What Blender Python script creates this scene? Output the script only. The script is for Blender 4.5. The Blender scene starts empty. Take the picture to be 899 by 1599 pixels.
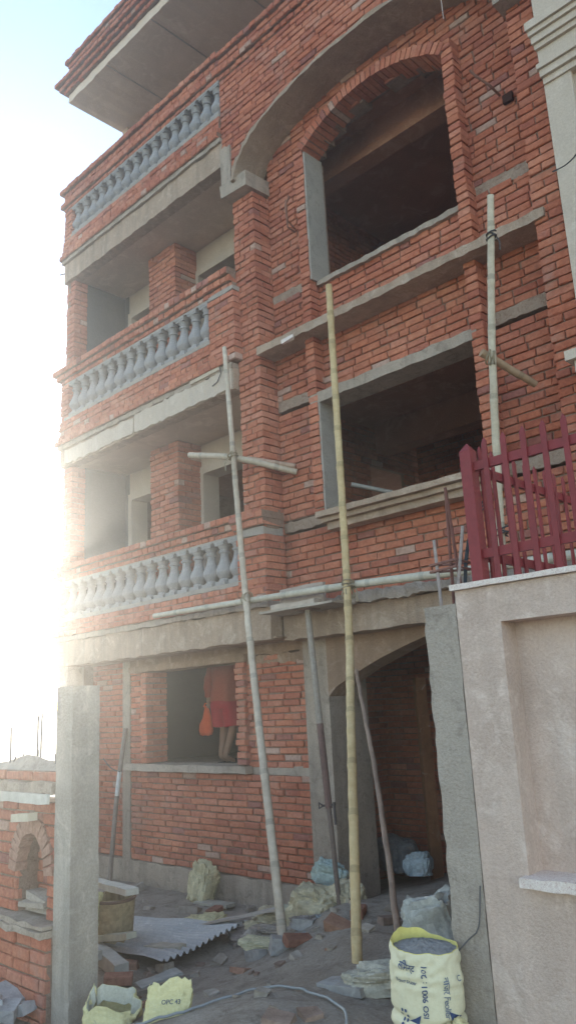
import bpy, math, random
import numpy as np
from mathutils import Vector, Matrix, noise
from mathutils.bvhtree import BVHTree
random.seed(7)
rnd = random.random
def U(a, b): return a + (b - a) * rnd()
sc = bpy.context.scene
COL = sc.collection
ZUP = 2.05                       # everything is laid out with the eye at z=0, then lifted so the yard is z=0

# ------------------------------------------------------------------ materials
def nodes(name):
    m = bpy.data.materials.new(name); m.use_nodes = True
    nt = m.node_tree; b = nt.nodes['Principled BSDF']
    return m, nt, b
def N(nt, t, **kw):
    n = nt.nodes.new(t)
    for k, v in kw.items():
        if k in n.inputs: n.inputs[k].default_value = v
        else: setattr(n, k, v)
    return n
def ramp(nt, fac, stops):
    r = nt.nodes.new('ShaderNodeValToRGB')
    el = r.color_ramp.elements
    while len(el) < len(stops): el.new(0.5)
    for e, (p, c) in zip(el, stops):
        e.position = p; e.color = (c, c, c, 1) if isinstance(c, (int, float)) else (*c, 1)
    nt.links.new(fac, r.inputs['Fac']); return r.outputs['Color']
def mix(nt, fac, a, b, mode='MIX'):
    n = nt.nodes.new('ShaderNodeMix'); n.data_type = 'RGBA'; n.blend_type = mode
    for i, v in ((0, fac), (6, a), (7, b)):
        if hasattr(v, 'links'): nt.links.new(v, n.inputs[i])
        else: n.inputs[i].default_value = v if i == 0 else (*v, 1)
    return n.outputs[2]
def tex(nt, scale, detail=4, rough=.6, vec=None, dist=0.0):
    n = N(nt, 'ShaderNodeTexNoise', Scale=scale, Detail=detail, Roughness=rough, Distortion=dist)
    if vec is None:
        tc = nt.nodes.get('TC') or nt.nodes.new('ShaderNodeTexCoord'); tc.name = 'TC'
        vec = tc.outputs['Object']
    nt.links.new(vec, n.inputs['Vector']); return n.outputs['Fac']
def stretched(nt, sx, sy, sz):
    tc = nt.nodes.get('TC') or nt.nodes.new('ShaderNodeTexCoord'); tc.name = 'TC'
    mp = nt.nodes.new('ShaderNodeMapping'); mp.inputs['Scale'].default_value = (sx, sy, sz)
    nt.links.new(tc.outputs['Object'], mp.inputs['Vector']); return mp.outputs['Vector']
def bump(nt, b, h, strength=.5, dist=.01):
    n = N(nt, 'ShaderNodeBump', Strength=strength, Distance=dist)
    nt.links.new(h, n.inputs['Height']); nt.links.new(n.outputs['Normal'], b.inputs['Normal'])
def add(nt, a, b, k=1.0):
    n = nt.nodes.new('ShaderNodeMath'); n.operation = 'MULTIPLY_ADD'
    nt.links.new(a, n.inputs[0]); n.inputs[1].default_value = k; nt.links.new(b, n.inputs[2]); return n.outputs[0]

def concrete(name, c1, c2, c3=None, scale=2.2, bmp=.5, rough=.9, streak=.0, speck=.35):
    c1, c2, c3 = [tuple(min(1, v * k) for v, k in zip(c, (1.09, .985, .90))) if c else None for c in (c1, c2, c3)]
    m, nt, b = nodes(name)
    big = tex(nt, scale, 5, .65, dist=.6)
    col = mix(nt, ramp(nt, big, [(.35, 0), (.65, 1)]), c1, c2)
    if c3:
        spot = tex(nt, scale * 3.1, 6, .7, dist=1.0)
        col = mix(nt, ramp(nt, spot, [(.52, 0), (.68, 1)]), col, c3)
    fine = tex(nt, 60, 4, .7)
    col = mix(nt, speck, col, ramp(nt, fine, [(.3, .25), (.7, .9)]), 'SOFT_LIGHT')
    if streak:
        s = tex(nt, 1.0, 5, .6, vec=stretched(nt, 7, 7, .7))
        col = mix(nt, ramp(nt, s, [(.45, 0), (.75, streak)]), col, tuple(v * .45 for v in c1))
    nt.links.new(col, b.inputs['Base Color']); b.inputs['Roughness'].default_value = rough
    b.inputs['Specular IOR Level'].default_value = .2
    med = tex(nt, 14, 6, .7, dist=.4)
    bump(nt, b, add(nt, med, fine, 1.3), bmp, .02)
    return m
def attr_mat(name, rough=.92, patch=None, patch_amt=.62, bscale=55, bmp=.7, dirt=.45, spec=.15, trans=0):
    """colour from the face attribute 'bcol', broken up by noise, with smears of mortar"""
    m, nt, b = nodes(name)
    a = nt.nodes.new('ShaderNodeAttribute'); a.attribute_name = 'bcol'
    f1 = tex(nt, bscale * .5, 5, .7); f2 = tex(nt, 1.1, 4, .6)
    col = mix(nt, dirt, a.outputs['Color'], ramp(nt, f1, [(.25, .12), (.75, .9)]), 'SOFT_LIGHT')
    col = mix(nt, dirt, col, ramp(nt, f2, [(.3, .2), (.7, .8)]), 'SOFT_LIGHT')
    if patch:
        p = tex(nt, 5.5, 8, .72, dist=1.2)
        col = mix(nt, ramp(nt, p, [(patch_amt, 0), (patch_amt + .1, .85)]), col, patch)
        p3 = tex(nt, 1.7, 7, .68, dist=.8)
        col = mix(nt, ramp(nt, p3, [(.56, 0), (.72, .42)]), col, tuple(v * .95 for v in patch))
        p2 = tex(nt, 23, 5, .7, dist=.8)
        col = mix(nt, ramp(nt, p2, [(.62, 0), (.74, .5)]), col, patch)
    nt.links.new(col, b.inputs['Base Color']); b.inputs['Roughness'].default_value = rough
    b.inputs['Specular IOR Level'].default_value = spec
    f3 = tex(nt, bscale, 5, .75)
    bump(nt, b, f3, bmp, .012)
    return m

M = {}
M['brick'] = attr_mat('fired_brick', patch=(.43, .33, .28), patch_amt=.67, bmp=1.0, dirt=.6)
M['mortar'] = concrete('mortar', (.25, .17, .135), (.33, .24, .195), (.17, .105, .08), 4, 1.0)
M['grey'] = concrete('grey_concrete', (.37, .315, .27), (.44, .385, .335), (.27, .23, .195), 2.8, .8, streak=.5)
M['tie'] = concrete('tie_band_concrete', (.34, .265, .215), (.40, .325, .275), (.27, .17, .13), 5, .9)
M['room'] = concrete('room_ceiling', (.42, .22, .155), (.33, .17, .12), (.47, .28, .205), 1.2, .3)
M['fresh'] = concrete('fresh_plaster_grey', (.30, .28, .265), (.36, .34, .32), (.25, .235, .22), 3, .45)
M['beam'] = concrete('board_marked_concrete', (.48, .375, .30), (.37, .285, .225), (.56, .475, .405), 2.0, .9, streak=.55)
M['beamdark'] = concrete('stained_concrete', (.36, .25, .18), (.28, .20, .15), (.43, .33, .27), 1.5, .8, streak=.5)
M['soffit'] = concrete('soffit_concrete', (.56, .46, .38), (.48, .39, .32), (.61, .52, .44), 1.2, .35)
M['plaster'] = concrete('beige_plaster', (.52, .46, .40), (.47, .42, .37), (.56, .51, .46), 1.1, .3, streak=.12)
M['darkplaster'] = concrete('shaded_dark_plaster', (.075, .08, .09), (.10, .105, .115), None, 1.3, .3)  # shade on the recess side wall is put into this dark colour
M['cream'] = concrete('cream_cement_render', (.62, .51, .46), (.51, .41, .365), (.69, .595, .55), 1.7, .6, streak=.28, speck=.4)
M['bal'] = concrete('cast_cement_baluster', (.33, .335, .36), (.27, .275, .295), (.40, .405, .43), 6, .6)
M['post'] = concrete('post_concrete', (.35, .315, .285), (.41, .375, .34), (.28, .25, .225), 2.0, .7, streak=.25)
M['wetpost'] = concrete('left_post_concrete', (.42, .39, .355), (.31, .29, .265), (.48, .45, .415), 1.6, .5, streak=.5)
M['attr'] = attr_mat('painted_attr', bmp=.3, dirt=.25)
M['bamboo'] = attr_mat('bamboo', rough=.6, bmp=.25, bscale=30, dirt=.5, spec=.35)
M['cloth'] = attr_mat('cloth', rough=.95, bmp=.25, bscale=90, dirt=.35)
M['skin'] = attr_mat('skin', rough=.6, bmp=.1, dirt=.15, spec=.3)
M['sack'] = attr_mat('woven_sack', rough=.75, bmp=.3, bscale=120, dirt=.45, spec=.3, patch=(.33, .28, .23), patch_amt=.57)
M['bag'] = attr_mat('clean_sack', rough=.7, bmp=.2, bscale=120, dirt=.25, spec=.3, patch=(.46, .43, .38), patch_amt=.68)
M['print'] = attr_mat('sack_print', rough=.8, bmp=.1, dirt=.3)
M['wood'] = attr_mat('rough_sawn_wood', rough=.85, bmp=.6, bscale=25, dirt=.5, patch=(.50, .47, .43), patch_amt=.6)
M['rust'] = attr_mat('rusty_steel', rough=.75, bmp=.5, bscale=70, dirt=.5, spec=.4)
M['maroon'] = attr_mat('maroon_paint', rough=.5, bmp=.2, bscale=40, dirt=.28, spec=.4)
M['tin'] = concrete('galvanised_tin', (.44, .45, .47), (.36, .37, .39), (.52, .53, .54), 2.5, .15, .55)
M['stone'] = attr_mat('rubble', rough=.95, bmp=1.0, bscale=35, dirt=.6)
M['sand'] = concrete('damp_grey_sand', (.33, .34, .36), (.27, .28, .30), None, 20, 1.0)
M['granite'] = concrete('speckled_granite', (.62, .56, .54), (.72, .68, .66), (.40, .22, .22), 40, .2, .5)

def dirt():
    m, nt, b = nodes('site_dirt')
    big = tex(nt, .9, 6, .65, dist=.5); med = tex(nt, 5, 8, .75, dist=.6); fine = tex(nt, 45, 5, .75)
    col = mix(nt, ramp(nt, big, [(.35, 0), (.65, 1)]), (.36, .285, .23), (.46, .385, .325))
    col = mix(nt, ramp(nt, med, [(.48, 0), (.66, .9)]), col, (.25, .195, .155))
    col = mix(nt, ramp(nt, tex(nt, 2.3, 7, .7), [(.58, 0), (.7, .6)]), col, (.52, .455, .395))
    col = mix(nt, .6, col, ramp(nt, fine, [(.25, .2), (.75, .85)]), 'SOFT_LIGHT')
    vo = N(nt, 'ShaderNodeTexVoronoi', Scale=26.0); tc = nt.nodes['TC']; nt.links.new(tc.outputs['Object'], vo.inputs['Vector'])
    col = mix(nt, ramp(nt, vo.outputs['Distance'], [(.12, .8), (.2, 0)]), col, (.33, .28, .24))
    # far away the bare yard gives way to dull fields
    sp = nt.nodes.new('ShaderNodeSeparateXYZ'); nt.links.new(tc.outputs['Object'], sp.inputs[0])
    ln = nt.nodes.new('ShaderNodeVectorMath'); ln.operation = 'LENGTH'; nt.links.new(tc.outputs['Object'], ln.inputs[0])
    mr = N(nt, 'ShaderNodeMapRange'); mr.inputs[1].default_value = 18; mr.inputs[2].default_value = 60
    nt.links.new(ln.outputs['Value'], mr.inputs[0])
    col = mix(nt, mr.outputs[0], col, (.16, .19, .12))
    nt.links.new(col, b.inputs['Base Color']); b.inputs['Roughness'].default_value = .97
    b.inputs['Specular IOR Level'].default_value = .1
    bump(nt, b, add(nt, med, fine, .8), 1.0, .03)
    return m
M['dirt'] = dirt()
M['roof'] = concrete('roof_slab_concrete', (.66, .56, .48), (.58, .49, .41), (.71, .62, .54), 1.2, .3)
M['archc'] = concrete('arch_concrete', (.42, .335, .27), (.34, .265, .21), (.49, .41, .345), 2.2, 1.0, streak=.3)
M['dark'] = concrete('unlit_room_plaster', (.035, .028, .026), (.05, .04, .036), None, 1.5, .4)  # the room's lack of light is put into this near-black colour

# ------------------------------------------------------------------ mesh builder
def jit(c, k=.07):
    s = 1 + U(-k, k); return tuple(max(0, min(1, v * s)) for v in c)
BR = [(.50, .170, .098), (.47, .152, .089), (.51, .184, .110), (.45, .148, .086), (.50, .178, .105), (.48, .170, .108), (.42, .136, .086), (.52, .200, .128)]
def brickcol():
    r = rnd()
    if r < .02: return jit((.50, .31, .24))
    if r < .045: return jit((.34, .13, .10))
    return jit(random.choice(BR), .07)
GREYC = (.5, .5, .5)
class MB:
    def __init__(s): s.v = []; s.f = []; s.m = []; s.c = []
    def poly(s, pts, faces, m=0, c=GREYC):
        o = len(s.v); s.v += [tuple(p) for p in pts]
        for f in faces: s.f.append([o + i for i in f]); s.m.append(m); s.c.append(c)
    def hexa(s, p, m=0, c=GREYC):      # 8 corners: bottom ring 0-3 ccw from above, top ring 4-7
        s.poly(p, [(3, 2, 1, 0), (4, 5, 6, 7), (0, 1, 5, 4), (1, 2, 6, 5), (2, 3, 7, 6), (3, 0, 4, 7)], m, c)
    def box(s, x0, x1, y0, y1, z0, z1, m=0, c=GREYC, j=0):
        p = [(x0, y0, z0), (x1, y0, z0), (x1, y1, z0), (x0, y1, z0), (x0, y0, z1), (x1, y0, z1), (x1, y1, z1), (x0, y1, z1)]
        if j: p = [tuple(a + U(-j, j) for a in q) for q in p]
        s.hexa(p, m, c)
    def bbox(s, x0, x1, y0, y1, z0, z1, m=0, c=GREYC, j=.003, ch=.006):   # chamfered on the -y face and all round it
        ch = min(ch, (x1 - x0) * .3, (z1 - z0) * .3)
        def jj(q): return tuple(a + U(-j, j) for a in q)
        b = [(x0, y1, z0), (x1, y1, z0), (x1, y1, z1), (x0, y1, z1)]
        md = [jj((x0, y0 + ch, z0)), jj((x1, y0 + ch, z0)), jj((x1, y0 + ch, z1)), jj((x0, y0 + ch, z1))]
        fr = [jj((x0 + ch, y0, z0 + ch)), jj((x1 - ch, y0, z0 + ch)), jj((x1 - ch, y0, z1 - ch)), jj((x0 + ch, y0, z1 - ch))]
        fs = [(8, 9, 10, 11)]
        for a in range(4):
            k = (a + 1) % 4
            fs += [(4 + a, 4 + k, 8 + k, 8 + a), (a, k, 4 + k, 4 + a)]
        s.poly(b + md + fr, fs, m, c)
    def obox(s, o, ax, ay, az, m=0, c=GREYC, j=0):     # box from corner-centre o with half axes
        o, ax, ay, az = map(Vector, (o, ax, ay, az))
        p = [o + sx * ax + sy * ay + sz * az for sz in (-1, 1) for sx, sy in ((-1, -1), (1, -1), (1, 1), (-1, 1))]
        if j: p = [q + Vector((U(-j, j), U(-j, j), U(-j, j))) for q in p]
        s.hexa(p, m, c)
    def rough(s, x0, x1, y0, y1, z0, z1, m=0, c=GREYC, seg=.12, j=.008):   # bar along x with worn arrises
        n = max(1, int((x1 - x0) / seg)); rings = []
        for i in range(n + 1):
            x = x0 + (x1 - x0) * i / n
            rings.append([(x, y0 + U(-j, j) * .5, z0 + U(-j, j)), (x, y1, z0), (x, y1, z1), (x, y0 + U(-j, j) * .5, z1 + U(-j, j))])
        s.loft(rings, m, c, True)
    def loft(s, rings, m=0, c=GREYC, caps=True):
        k = len(rings[0]); o = len(s.v)
        for r in rings: s.v += [tuple(p) for p in r]
        cf = c if callable(c) else (lambda i: c)
        for i in range(len(rings) - 1):
            for a in range(k):
                b = (a + 1) % k
                s.f.append([o + i * k + a, o + i * k + b, o + (i + 1) * k + b, o + (i + 1) * k + a]); s.m.append(m); s.c.append(cf(i))
        if caps:
            s.f.append([o + a for a in range(k)][::-1]); s.m.append(m); s.c.append(cf(0))
            e = o + (len(rings) - 1) * k
            s.f.append([e + a for a in range(k)]); s.m.append(m); s.c.append(cf(len(rings) - 2))
    def tube(s, pts, rad, m=0, c=GREYC, k=8, caps=True):
        pts = [Vector(p) for p in pts]; rings = []; prev = None
        for i, p in enumerate(pts):
            t = (pts[min(i + 1, len(pts) - 1)] - pts[max(i - 1, 0)]).normalized()
            if prev is None: prev = t.orthogonal().normalized()
            u = (prev - t * prev.dot(t)).normalized(); prev = u; w = t.cross(u)
            r = rad[i] if isinstance(rad, (list, tuple)) else rad
            if isinstance(r, (int, float)): r = (r, r)
            rings.append([p + u * (r[0] * math.cos(2 * math.pi * a / k)) + w * (r[1] * math.sin(2 * math.pi * a / k)) for a in range(k)])
        s.loft(rings, m, c, caps)
    def build(s, name, mats, parent=None, smooth=None, lift=None):
        me = bpy.data.meshes.new(name); me.from_pydata(s.v, [], s.f)
        if not isinstance(mats, (list, tuple)): mats = [mats]
        for q in mats: me.materials.append(M[q] if isinstance(q, str) else q)
        me.polygons.foreach_set('material_index', s.m)
        at = me.attributes.new('bcol', 'FLOAT_COLOR', 'FACE')
        at.data.foreach_set('color', [k for c in s.c for k in (*c, 1.0)])
        if smooth is not None:
            me.polygons.foreach_set('use_smooth', [True] * len(me.polygons)); me.set_sharp_from_angle(angle=math.radians(smooth))
        me.update()
        ob = bpy.data.objects.new(name, me); COL.objects.link(ob)
        if parent: ob.parent = parent
        return ob
def tag(o, label=None, cat=None, group=None, kind=None):
    if label: o['label'] = label
    if cat: o['category'] = cat
    if group: o['group'] = group
    if kind: o['kind'] = kind
    return o
def empty(name, loc=(0, 0, 0)):
    o = bpy.data.objects.new(name, None); o.empty_display_size = .2; COL.objects.link(o); o.location = loc; return o
def copy_tree(o, parent=None):
    c = o.copy(); COL.objects.link(c); c.parent = parent
    for ch in list(o.children): copy_tree(ch, c)
    return c
def origin_to(o, p):                 # put a mesh's origin at p without moving it (children keep their place)
    p = Vector(p); o.data.transform(Matrix.Translation(-p)); o.location = Vector(o.location) + p
    for ch in o.children: ch.location = Vector(ch.location) - p
    return o

def smooth_path(pts, n):
    pts = [Vector(p) for p in pts]
    if len(pts) == 2: return [pts[0].lerp(pts[1], i / n) for i in range(n + 1)]
    out = []
    P = [2 * pts[0] - pts[1]] + pts + [2 * pts[-1] - pts[-2]]
    L = [(pts[i + 1] - pts[i]).length for i in range(len(pts) - 1)]; tot = sum(L)
    for s in range(len(pts) - 1):
        m = max(2, round(n * L[s] / tot)); a, b, c, d = P[s:s + 4]
        for i in range(m):
            t = i / m
            out.append(.5 * ((2 * b) + (c - a) * t + (2 * a - 5 * b + 4 * c - d) * t * t + (3 * b - a - 3 * c + d) * t ** 3))
    out.append(pts[-1]); return out
# ------------------------------------------------------------------ brickwork
CH, BL, JT = .080, .228, .013
def cut(iv, holes):
    for a, b in holes:
        out = []
        for p, q in iv:
            if b <= p or a >= q: out.append((p, q))
            else:
                if a > p: out.append((p, a))
                if b < q: out.append((b, q))
        iv = out
    return iv
def rect(a, b, lo, hi): return lambda v: (a, b) if lo < v < hi else None
def panel(mb, x0, x1, z0, z1, yf, thick=.2, holes=(), T=None, ch=CH, bl=BL, jd=.006, mi=(0, 1), rough=1.0, english=False):
    """brick skin on a mortar core; local frame = (x along, y depth with the face at yf, z up); T maps it to the world"""
    sub = MB(); n = max(1, round((z1 - z0) / ch)); h = (z1 - z0) / n
    for i in range(n):
        lo, hi = z0 + i * h, z0 + (i + 1) * h; vm = (lo + hi) / 2
        hs = [q for q in (f(vm) for f in holes) if q]
        for a, b in cut([(x0, x1)], hs):
            sub.box(a, b, yf + .021, yf + thick, lo, hi, mi[1])
        lb = (bl * .5 if (english and i % 2) else bl)
        x = x0 - (lb * .5 if i % 2 else 0) - U(0, .05)
        while x < x1:
            l = lb * U(.93, 1.05); a0, b0 = x, x + l; x += l + JT * U(.6, 1.5)
            if not english and rnd() < .06: b0 -= l * .5; x -= l * .5
            for a, b in cut([(max(a0, x0), min(b0, x1))], hs) if min(b0, x1) > max(a0, x0) else []:
                if b - a < .03: continue
                dz = U(-.003, .003); d = U(-jd, jd)
                sub.bbox(a, b, yf + d, yf + .05, lo + JT * .5 + dz, hi - JT * .5 + dz, mi[0], brickcol(), .0032 * rough, .007)
    if T: sub.v = [tuple(T(*p)) for p in sub.v]
    o = len(mb.v); mb.v += sub.v; mb.f += [[o + i for i in f] for f in sub.f]; mb.m += sub.m; mb.c += sub.c
def side(xf, sgn):        # local frame turned so the face looks along sgn*x; local x runs along world y
    return lambda x, y, z: (xf - sgn * y, x, z)
def pier(mb, x0, x1, y0, y1, z0, z1, ch=CH, jd=.008, mi=(0, 1), bl=BL, corbel=0):
    n = max(1, round((z1 - z0) / ch)); h = (z1 - z0) / n
    mb.box(x0 + .02, x1 - .02, y0 + .02, y1, z0, z1, mi[1])
    for i in range(n):
        lo, hi = z0 + i * h + JT * .5, z0 + (i + 1) * h - JT * .5
        w = x1 - x0; k = max(1, round(w / bl)); offs = [x0 + w * q / k for q in range(k + 1)]
        if i % 2 and w > bl * .75:
            offs = [x0] + [o - w / k * .5 for o in offs[1:]] + [x1]
        for a, b in zip(offs[:-1], offs[1:]):
            a += JT * .5 if a > x0 else 0; b -= JT * .5 if b < x1 else 0
            d = U(-jd, jd); e = U(-jd, jd); dz = U(-.003, .003)
            ym = y0 + min(y1 - y0, .11 if i % 2 else .23)
            aa = a + (e if a == x0 else 0); bb = b + (e if b == x1 else 0)
            mb.bbox(aa, bb, y0 + d, ym, lo + dz, hi + dz, mi[0], brickcol(), .004, .007)
            if y1 - ym > .03:
                e2 = U(-jd, jd)
                mb.bbox(a + (e2 if a == x0 else 0), b + (e2 if b == x1 else 0), ym + JT, y1 - .002, lo, hi, mi[0], brickcol(), .003, .005)
def row(mb, x0, x1, y0, y1, z0, z1, bl=.115, jd=.007, mi=(0, 1)):
    mb.box(x0 + .01, x1 - .01, y0 + .016, y1 - .004, z0, z1, mi[1]); x = x0
    while x < x1 - .02:
        l = min(bl * U(.9, 1.08), x1 - x); d = U(-jd, jd)
        mb.bbox(x, x + l - JT * .8, y0 + d, y1, z0 + JT * .4 + U(-.003, .003), z1 - JT * .4 + U(-.003, .003), mi[0], brickcol(), .004, .008); x += l
def arcpoly(fn, a, b, n): return [(a + (b - a) * i / n, fn(a + (b - a) * i / n)) for i in range(n + 1)]
def arch_ring(mb, cx, hw, zs, rise, th, y0, y1, bw=.068):
    R = (hw * hw + rise * rise) / (2 * rise); zc = zs + rise - R; am = math.asin(hw / R)
    n = int(2 * am * (R + th / 2) / bw)
    for i in range(n):
        t = -am + 2 * am * (i + .5) / n
        rd = Vector((math.sin(t), 0, math.cos(t))); tg = Vector((math.cos(t), 0, -math.sin(t)))
        r0 = R + th / 2 + U(-.006, .006)
        mb.obox(Vector((cx, (y0 + y1) / 2 + U(-.006, .004), zc)) + rd * r0, tg * (bw * .5 - .0055), Vector((0, (y1 - y0) / 2, 0)), rd * (th / 2), 0, brickcol(), .004)
    # mortar core
    pts_i = []; pts_o = []
    for i in range(33):
        t = -am + 2 * am * i / 32
        pts_i.append((cx + (R + .012) * math.sin(t), zc + (R + .012) * math.cos(t))); pts_o.append((cx + (R + th - .012) * math.sin(t), zc + (R + th - .012) * math.cos(t)))
    solid_arch(mb, pts_i, pts_o, y0 + .014, y1 - .002, 1)
def solid_arch(mb, pin, pout, y0, y1, m=0, c=GREYC, j=0):
    rings = [[(a[0], y0 + U(-j, j), a[1] + U(-j, j)), (b[0], y0 + U(-j, j), b[1] + U(-j, j)), (b[0], y1, b[1]), (a[0], y1, a[1])] for a, b in zip(pin, pout)]
    mb.loft(rings, m, c)

# ------------------------------------------------------------------ ground
def S(t): t = min(1.0, max(0.0, t)); return t * t * (3 - 2 * t)
def h0(x, y):
    c = -5.6 - .9 * S((y - 4) / 2)
    return -2.05 + .38 * S((x - c) / 2.0)
def h(x, y):
    d = math.hypot(x + 4, y - 4)
    k = max(0, 1 - d / 14)
    z = h0(x, y)
    if k > 0:
        z += k * (.035 * noise.noise(Vector((x * 1.7, y * 1.7, 3))) + .022 * noise.noise(Vector((x * 5, y * 5, 9))) + .012 * noise.noise(Vector((x * 13, y * 13, 5))))
        z += .10 * math.exp(-((x + 5.0) ** 2 + (y - 5.55) ** 2) / .25) + .05 * math.exp(-((x + 4.1) ** 2 + (y - 4.9) ** 2) / .12) + .06 * math.exp(-((x + 3.75) ** 2 + (y - 3.5) ** 2) / .2)
    return z
def build_ground():
    xs = [-600, -300, -150, -80, -40, -25, -18, -14] + list(np.arange(-12, 1.01, .07)) + [1.5, 2.5, 4, 7, 12, 25, 60, 150, 400]
    ys = [-300, -100, -40, -15, -6, -2, 0, 1] + list(np.arange(2, 10.01, .07)) + [10.6, 12, 15, 20, 30, 60, 120, 300, 700]
    mb = MB(); v = [(float(x), float(y), h(x, y)) for y in ys for x in xs]; nx = len(xs)
    f = [(j * nx + i, j * nx + i + 1, (j + 1) * nx + i + 1, (j + 1) * nx + i) for j in range(len(ys) - 1) for i in range(nx - 1)]
    mb.poly(v, f); o = mb.build('ground', 'dirt', smooth=60); tag(o, kind='structure')
    # a low far ridge
    rb = MB(); rings = []
    for i in range(61):
        a = math.radians(95 + i * 1.6); r = 420
        x, y = r * math.cos(a), r * math.sin(a); hh = 2 + 5 * noise.noise(Vector((i * .11, 2, 0))) + 3
        rings.append([(x, y, -4), (x * 1.05, y * 1.05, hh), (x * 1.3, y * 1.3, -4)])
    rb.loft(rings, 0, GREYC, False); o = rb.build('hills', concrete('hill_green', (.17, .21, .14), (.20, .22, .16), None, .02, .1), smooth=60); tag(o, kind='structure')
build_ground()

# ------------------------------------------------------------------ the unfinished house
house = empty('unfinished_house', (-6, 6.5, -2.05)); HO = Vector(house.location)
tag(house, 'unfinished three storey red brick house with grey balustraded balconies and arched window', 'house')
def part(mb, name, mats, parent=house, smooth=None, label=None):
    o = mb.build(name, mats, parent, smooth)
    if parent is house: o.data.transform(Matrix.Translation(-HO))
    elif parent.parent is house: o.data.transform(Matrix.Translation(-HO))
    if label: o['label'] = label
    return o
BM = ['brick', 'mortar']
YM = 6.27      # main bay wall face
YP = 6.00      # pilaster face
XL, XR = -6.13, -2.65
LINK = [rect(-5.40, -3.45, 1.90, 3.22)]
# --- main bay walls
mb = MB()
panel(mb, XL, XR, 1.00, 4.02, YM, .2, [rect(-5.40, -3.45, 1.90, 3.30), rect(XL, -5.5, 1.90, 2.02), rect(-3.33, XR, 1.90, 2.02), rect(XL, -5.5, 3.34, 3.47), rect(-3.33, XR, 3.34, 3.47)])
part(mb, 'wall', BM)
acx, ahw, azs, arise = -4.41, .96, 6.36, .33
AR = (ahw ** 2 + arise ** 2) / (2 * arise)
def archhole(v):
    if v < 4.70: return None
    if v < azs: return (acx - ahw, acx + ahw)
    zz = v - (azs + arise - AR)
    if zz >= AR: return None
    w = math.sqrt(AR * AR - zz * zz) + .06
    return (acx - w, acx + w)
mb = MB()
panel(mb, XL, XR, 4.02, 8.0, YM, .2, [archhole, rect(XL, -5.5, 4.70, 4.83), rect(-3.33, XR, 4.70, 4.83)])
part(mb, 'wall', BM)
# concrete tie bands flush in the wall
for z in (1.90, 3.34, 4.70):
    for a, b in ((XL, -5.5), (-3.33, XR)):
        mb = MB(); mb.rough(a, b, YM + .004, YM + .2, z + .002, z + (.118 if z < 2 else .128), 0, j=.010, seg=.05); part(mb, 'tie_band', ['tie'])
# --- window surrounds (brick strips proud of the wall)
mb = MB()
pier(mb, -5.52, -5.39, 6.12, YM + .03, 1.96, 6.40, jd=.007, bl=.3); pier(mb, -3.45, -3.32, 6.12, YM + .03, 1.86, 6.40, jd=.007, bl=.3)
arch_ring(mb, acx, ahw, azs, arise, .125, 6.10, 6.40)
for k in range(5):
    mb.bbox(-3.45, -3.32, 6.11, YM + .03, 6.40 + k * .05, 6.445 + k * .05, 0, brickcol(), .004, .007) if k < 2 else None
part(mb, 'window_surround', BM)
# right jambs inside the openings (brick ends) are the wall cores; left reveals are plastered
for q in ((-5.392, -5.366, 6.135, 6.44, 1.95, 3.22), (-5.392, -5.366, 6.135, 6.44, 4.70, 6.37), (-3.47, -3.452, 6.30, 6.44, 1.95, 3.22), (-3.47, -3.452, 6.30, 6.44, 4.70, 6.37)):
    mb = MB(); mb.box(*q); part(mb, 'window_jamb', ['fresh'])
# lower window lintel and moulded sill, upper window sill
mb = MB(); mb.rough(-5.50, -3.40, 6.13, 6.44, 3.215, 3.33, 0, j=.01); part(mb, 'lintel', ['grey'])
mb = MB(); mb.rough(-5.38, -3.30, 5.97, 6.44, 1.895, 1.955, 0, j=.005); mb.rough(-5.36, -3.31, 6.03, 6.25, 1.845, 1.893, 0, j=.004); mb.rough(-5.33, -3.33, 6.09, 6.25, 1.775, 1.843, 0, j=.004)
part(mb, 'window_sill', ['beam'])
mb = MB(); mb.rough(-5.37, -3.46, 6.22, 6.44, 4.64, 4.70, 0, j=.010, seg=.07); part(mb, 'window_sill', ['grey'])
# cornice ledge
mb = MB(); mb.rough(-6.14, -2.545, 5.965, YM + .02, 3.99, 4.08, 0, j=.010, seg=.08); part(mb, 'cornice_ledge', ['beam'])
mb = MB(); mb.obox((-5.62, 5.955, 3.985), (.085, 0, .012), (0, .02, 0), (0, 0, .022), j=.012); part(mb, 'mortar_lump', ['granite'])
# --- pilasters
mb = MB(); pier(mb, -6.49, XL, YP, 6.5, 1.0, 6.2, jd=.010); part(mb, 'pilaster', BM)
mb = MB(); pier(mb, XR, -2.395, YP, 6.4, 1.0, 8.5, jd=.008); part(mb, 'pilaster', BM)
mb = MB(); pier(mb, -6.52, -6.07, 5.90, 6.2, 1.08, 1.86, jd=.012); row(mb, -6.56, -6.05, 5.86, 6.2, 1.955, 2.035, .22); row(mb, -6.58, -6.04, 5.84, 6.2, 2.035, 2.115, .22)
mb.rough(-6.5, -6.08, 5.895, 6.2, 1.86, 1.95, 2, j=.012); part(mb, 'pedestal', BM + ['fresh'])
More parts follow.
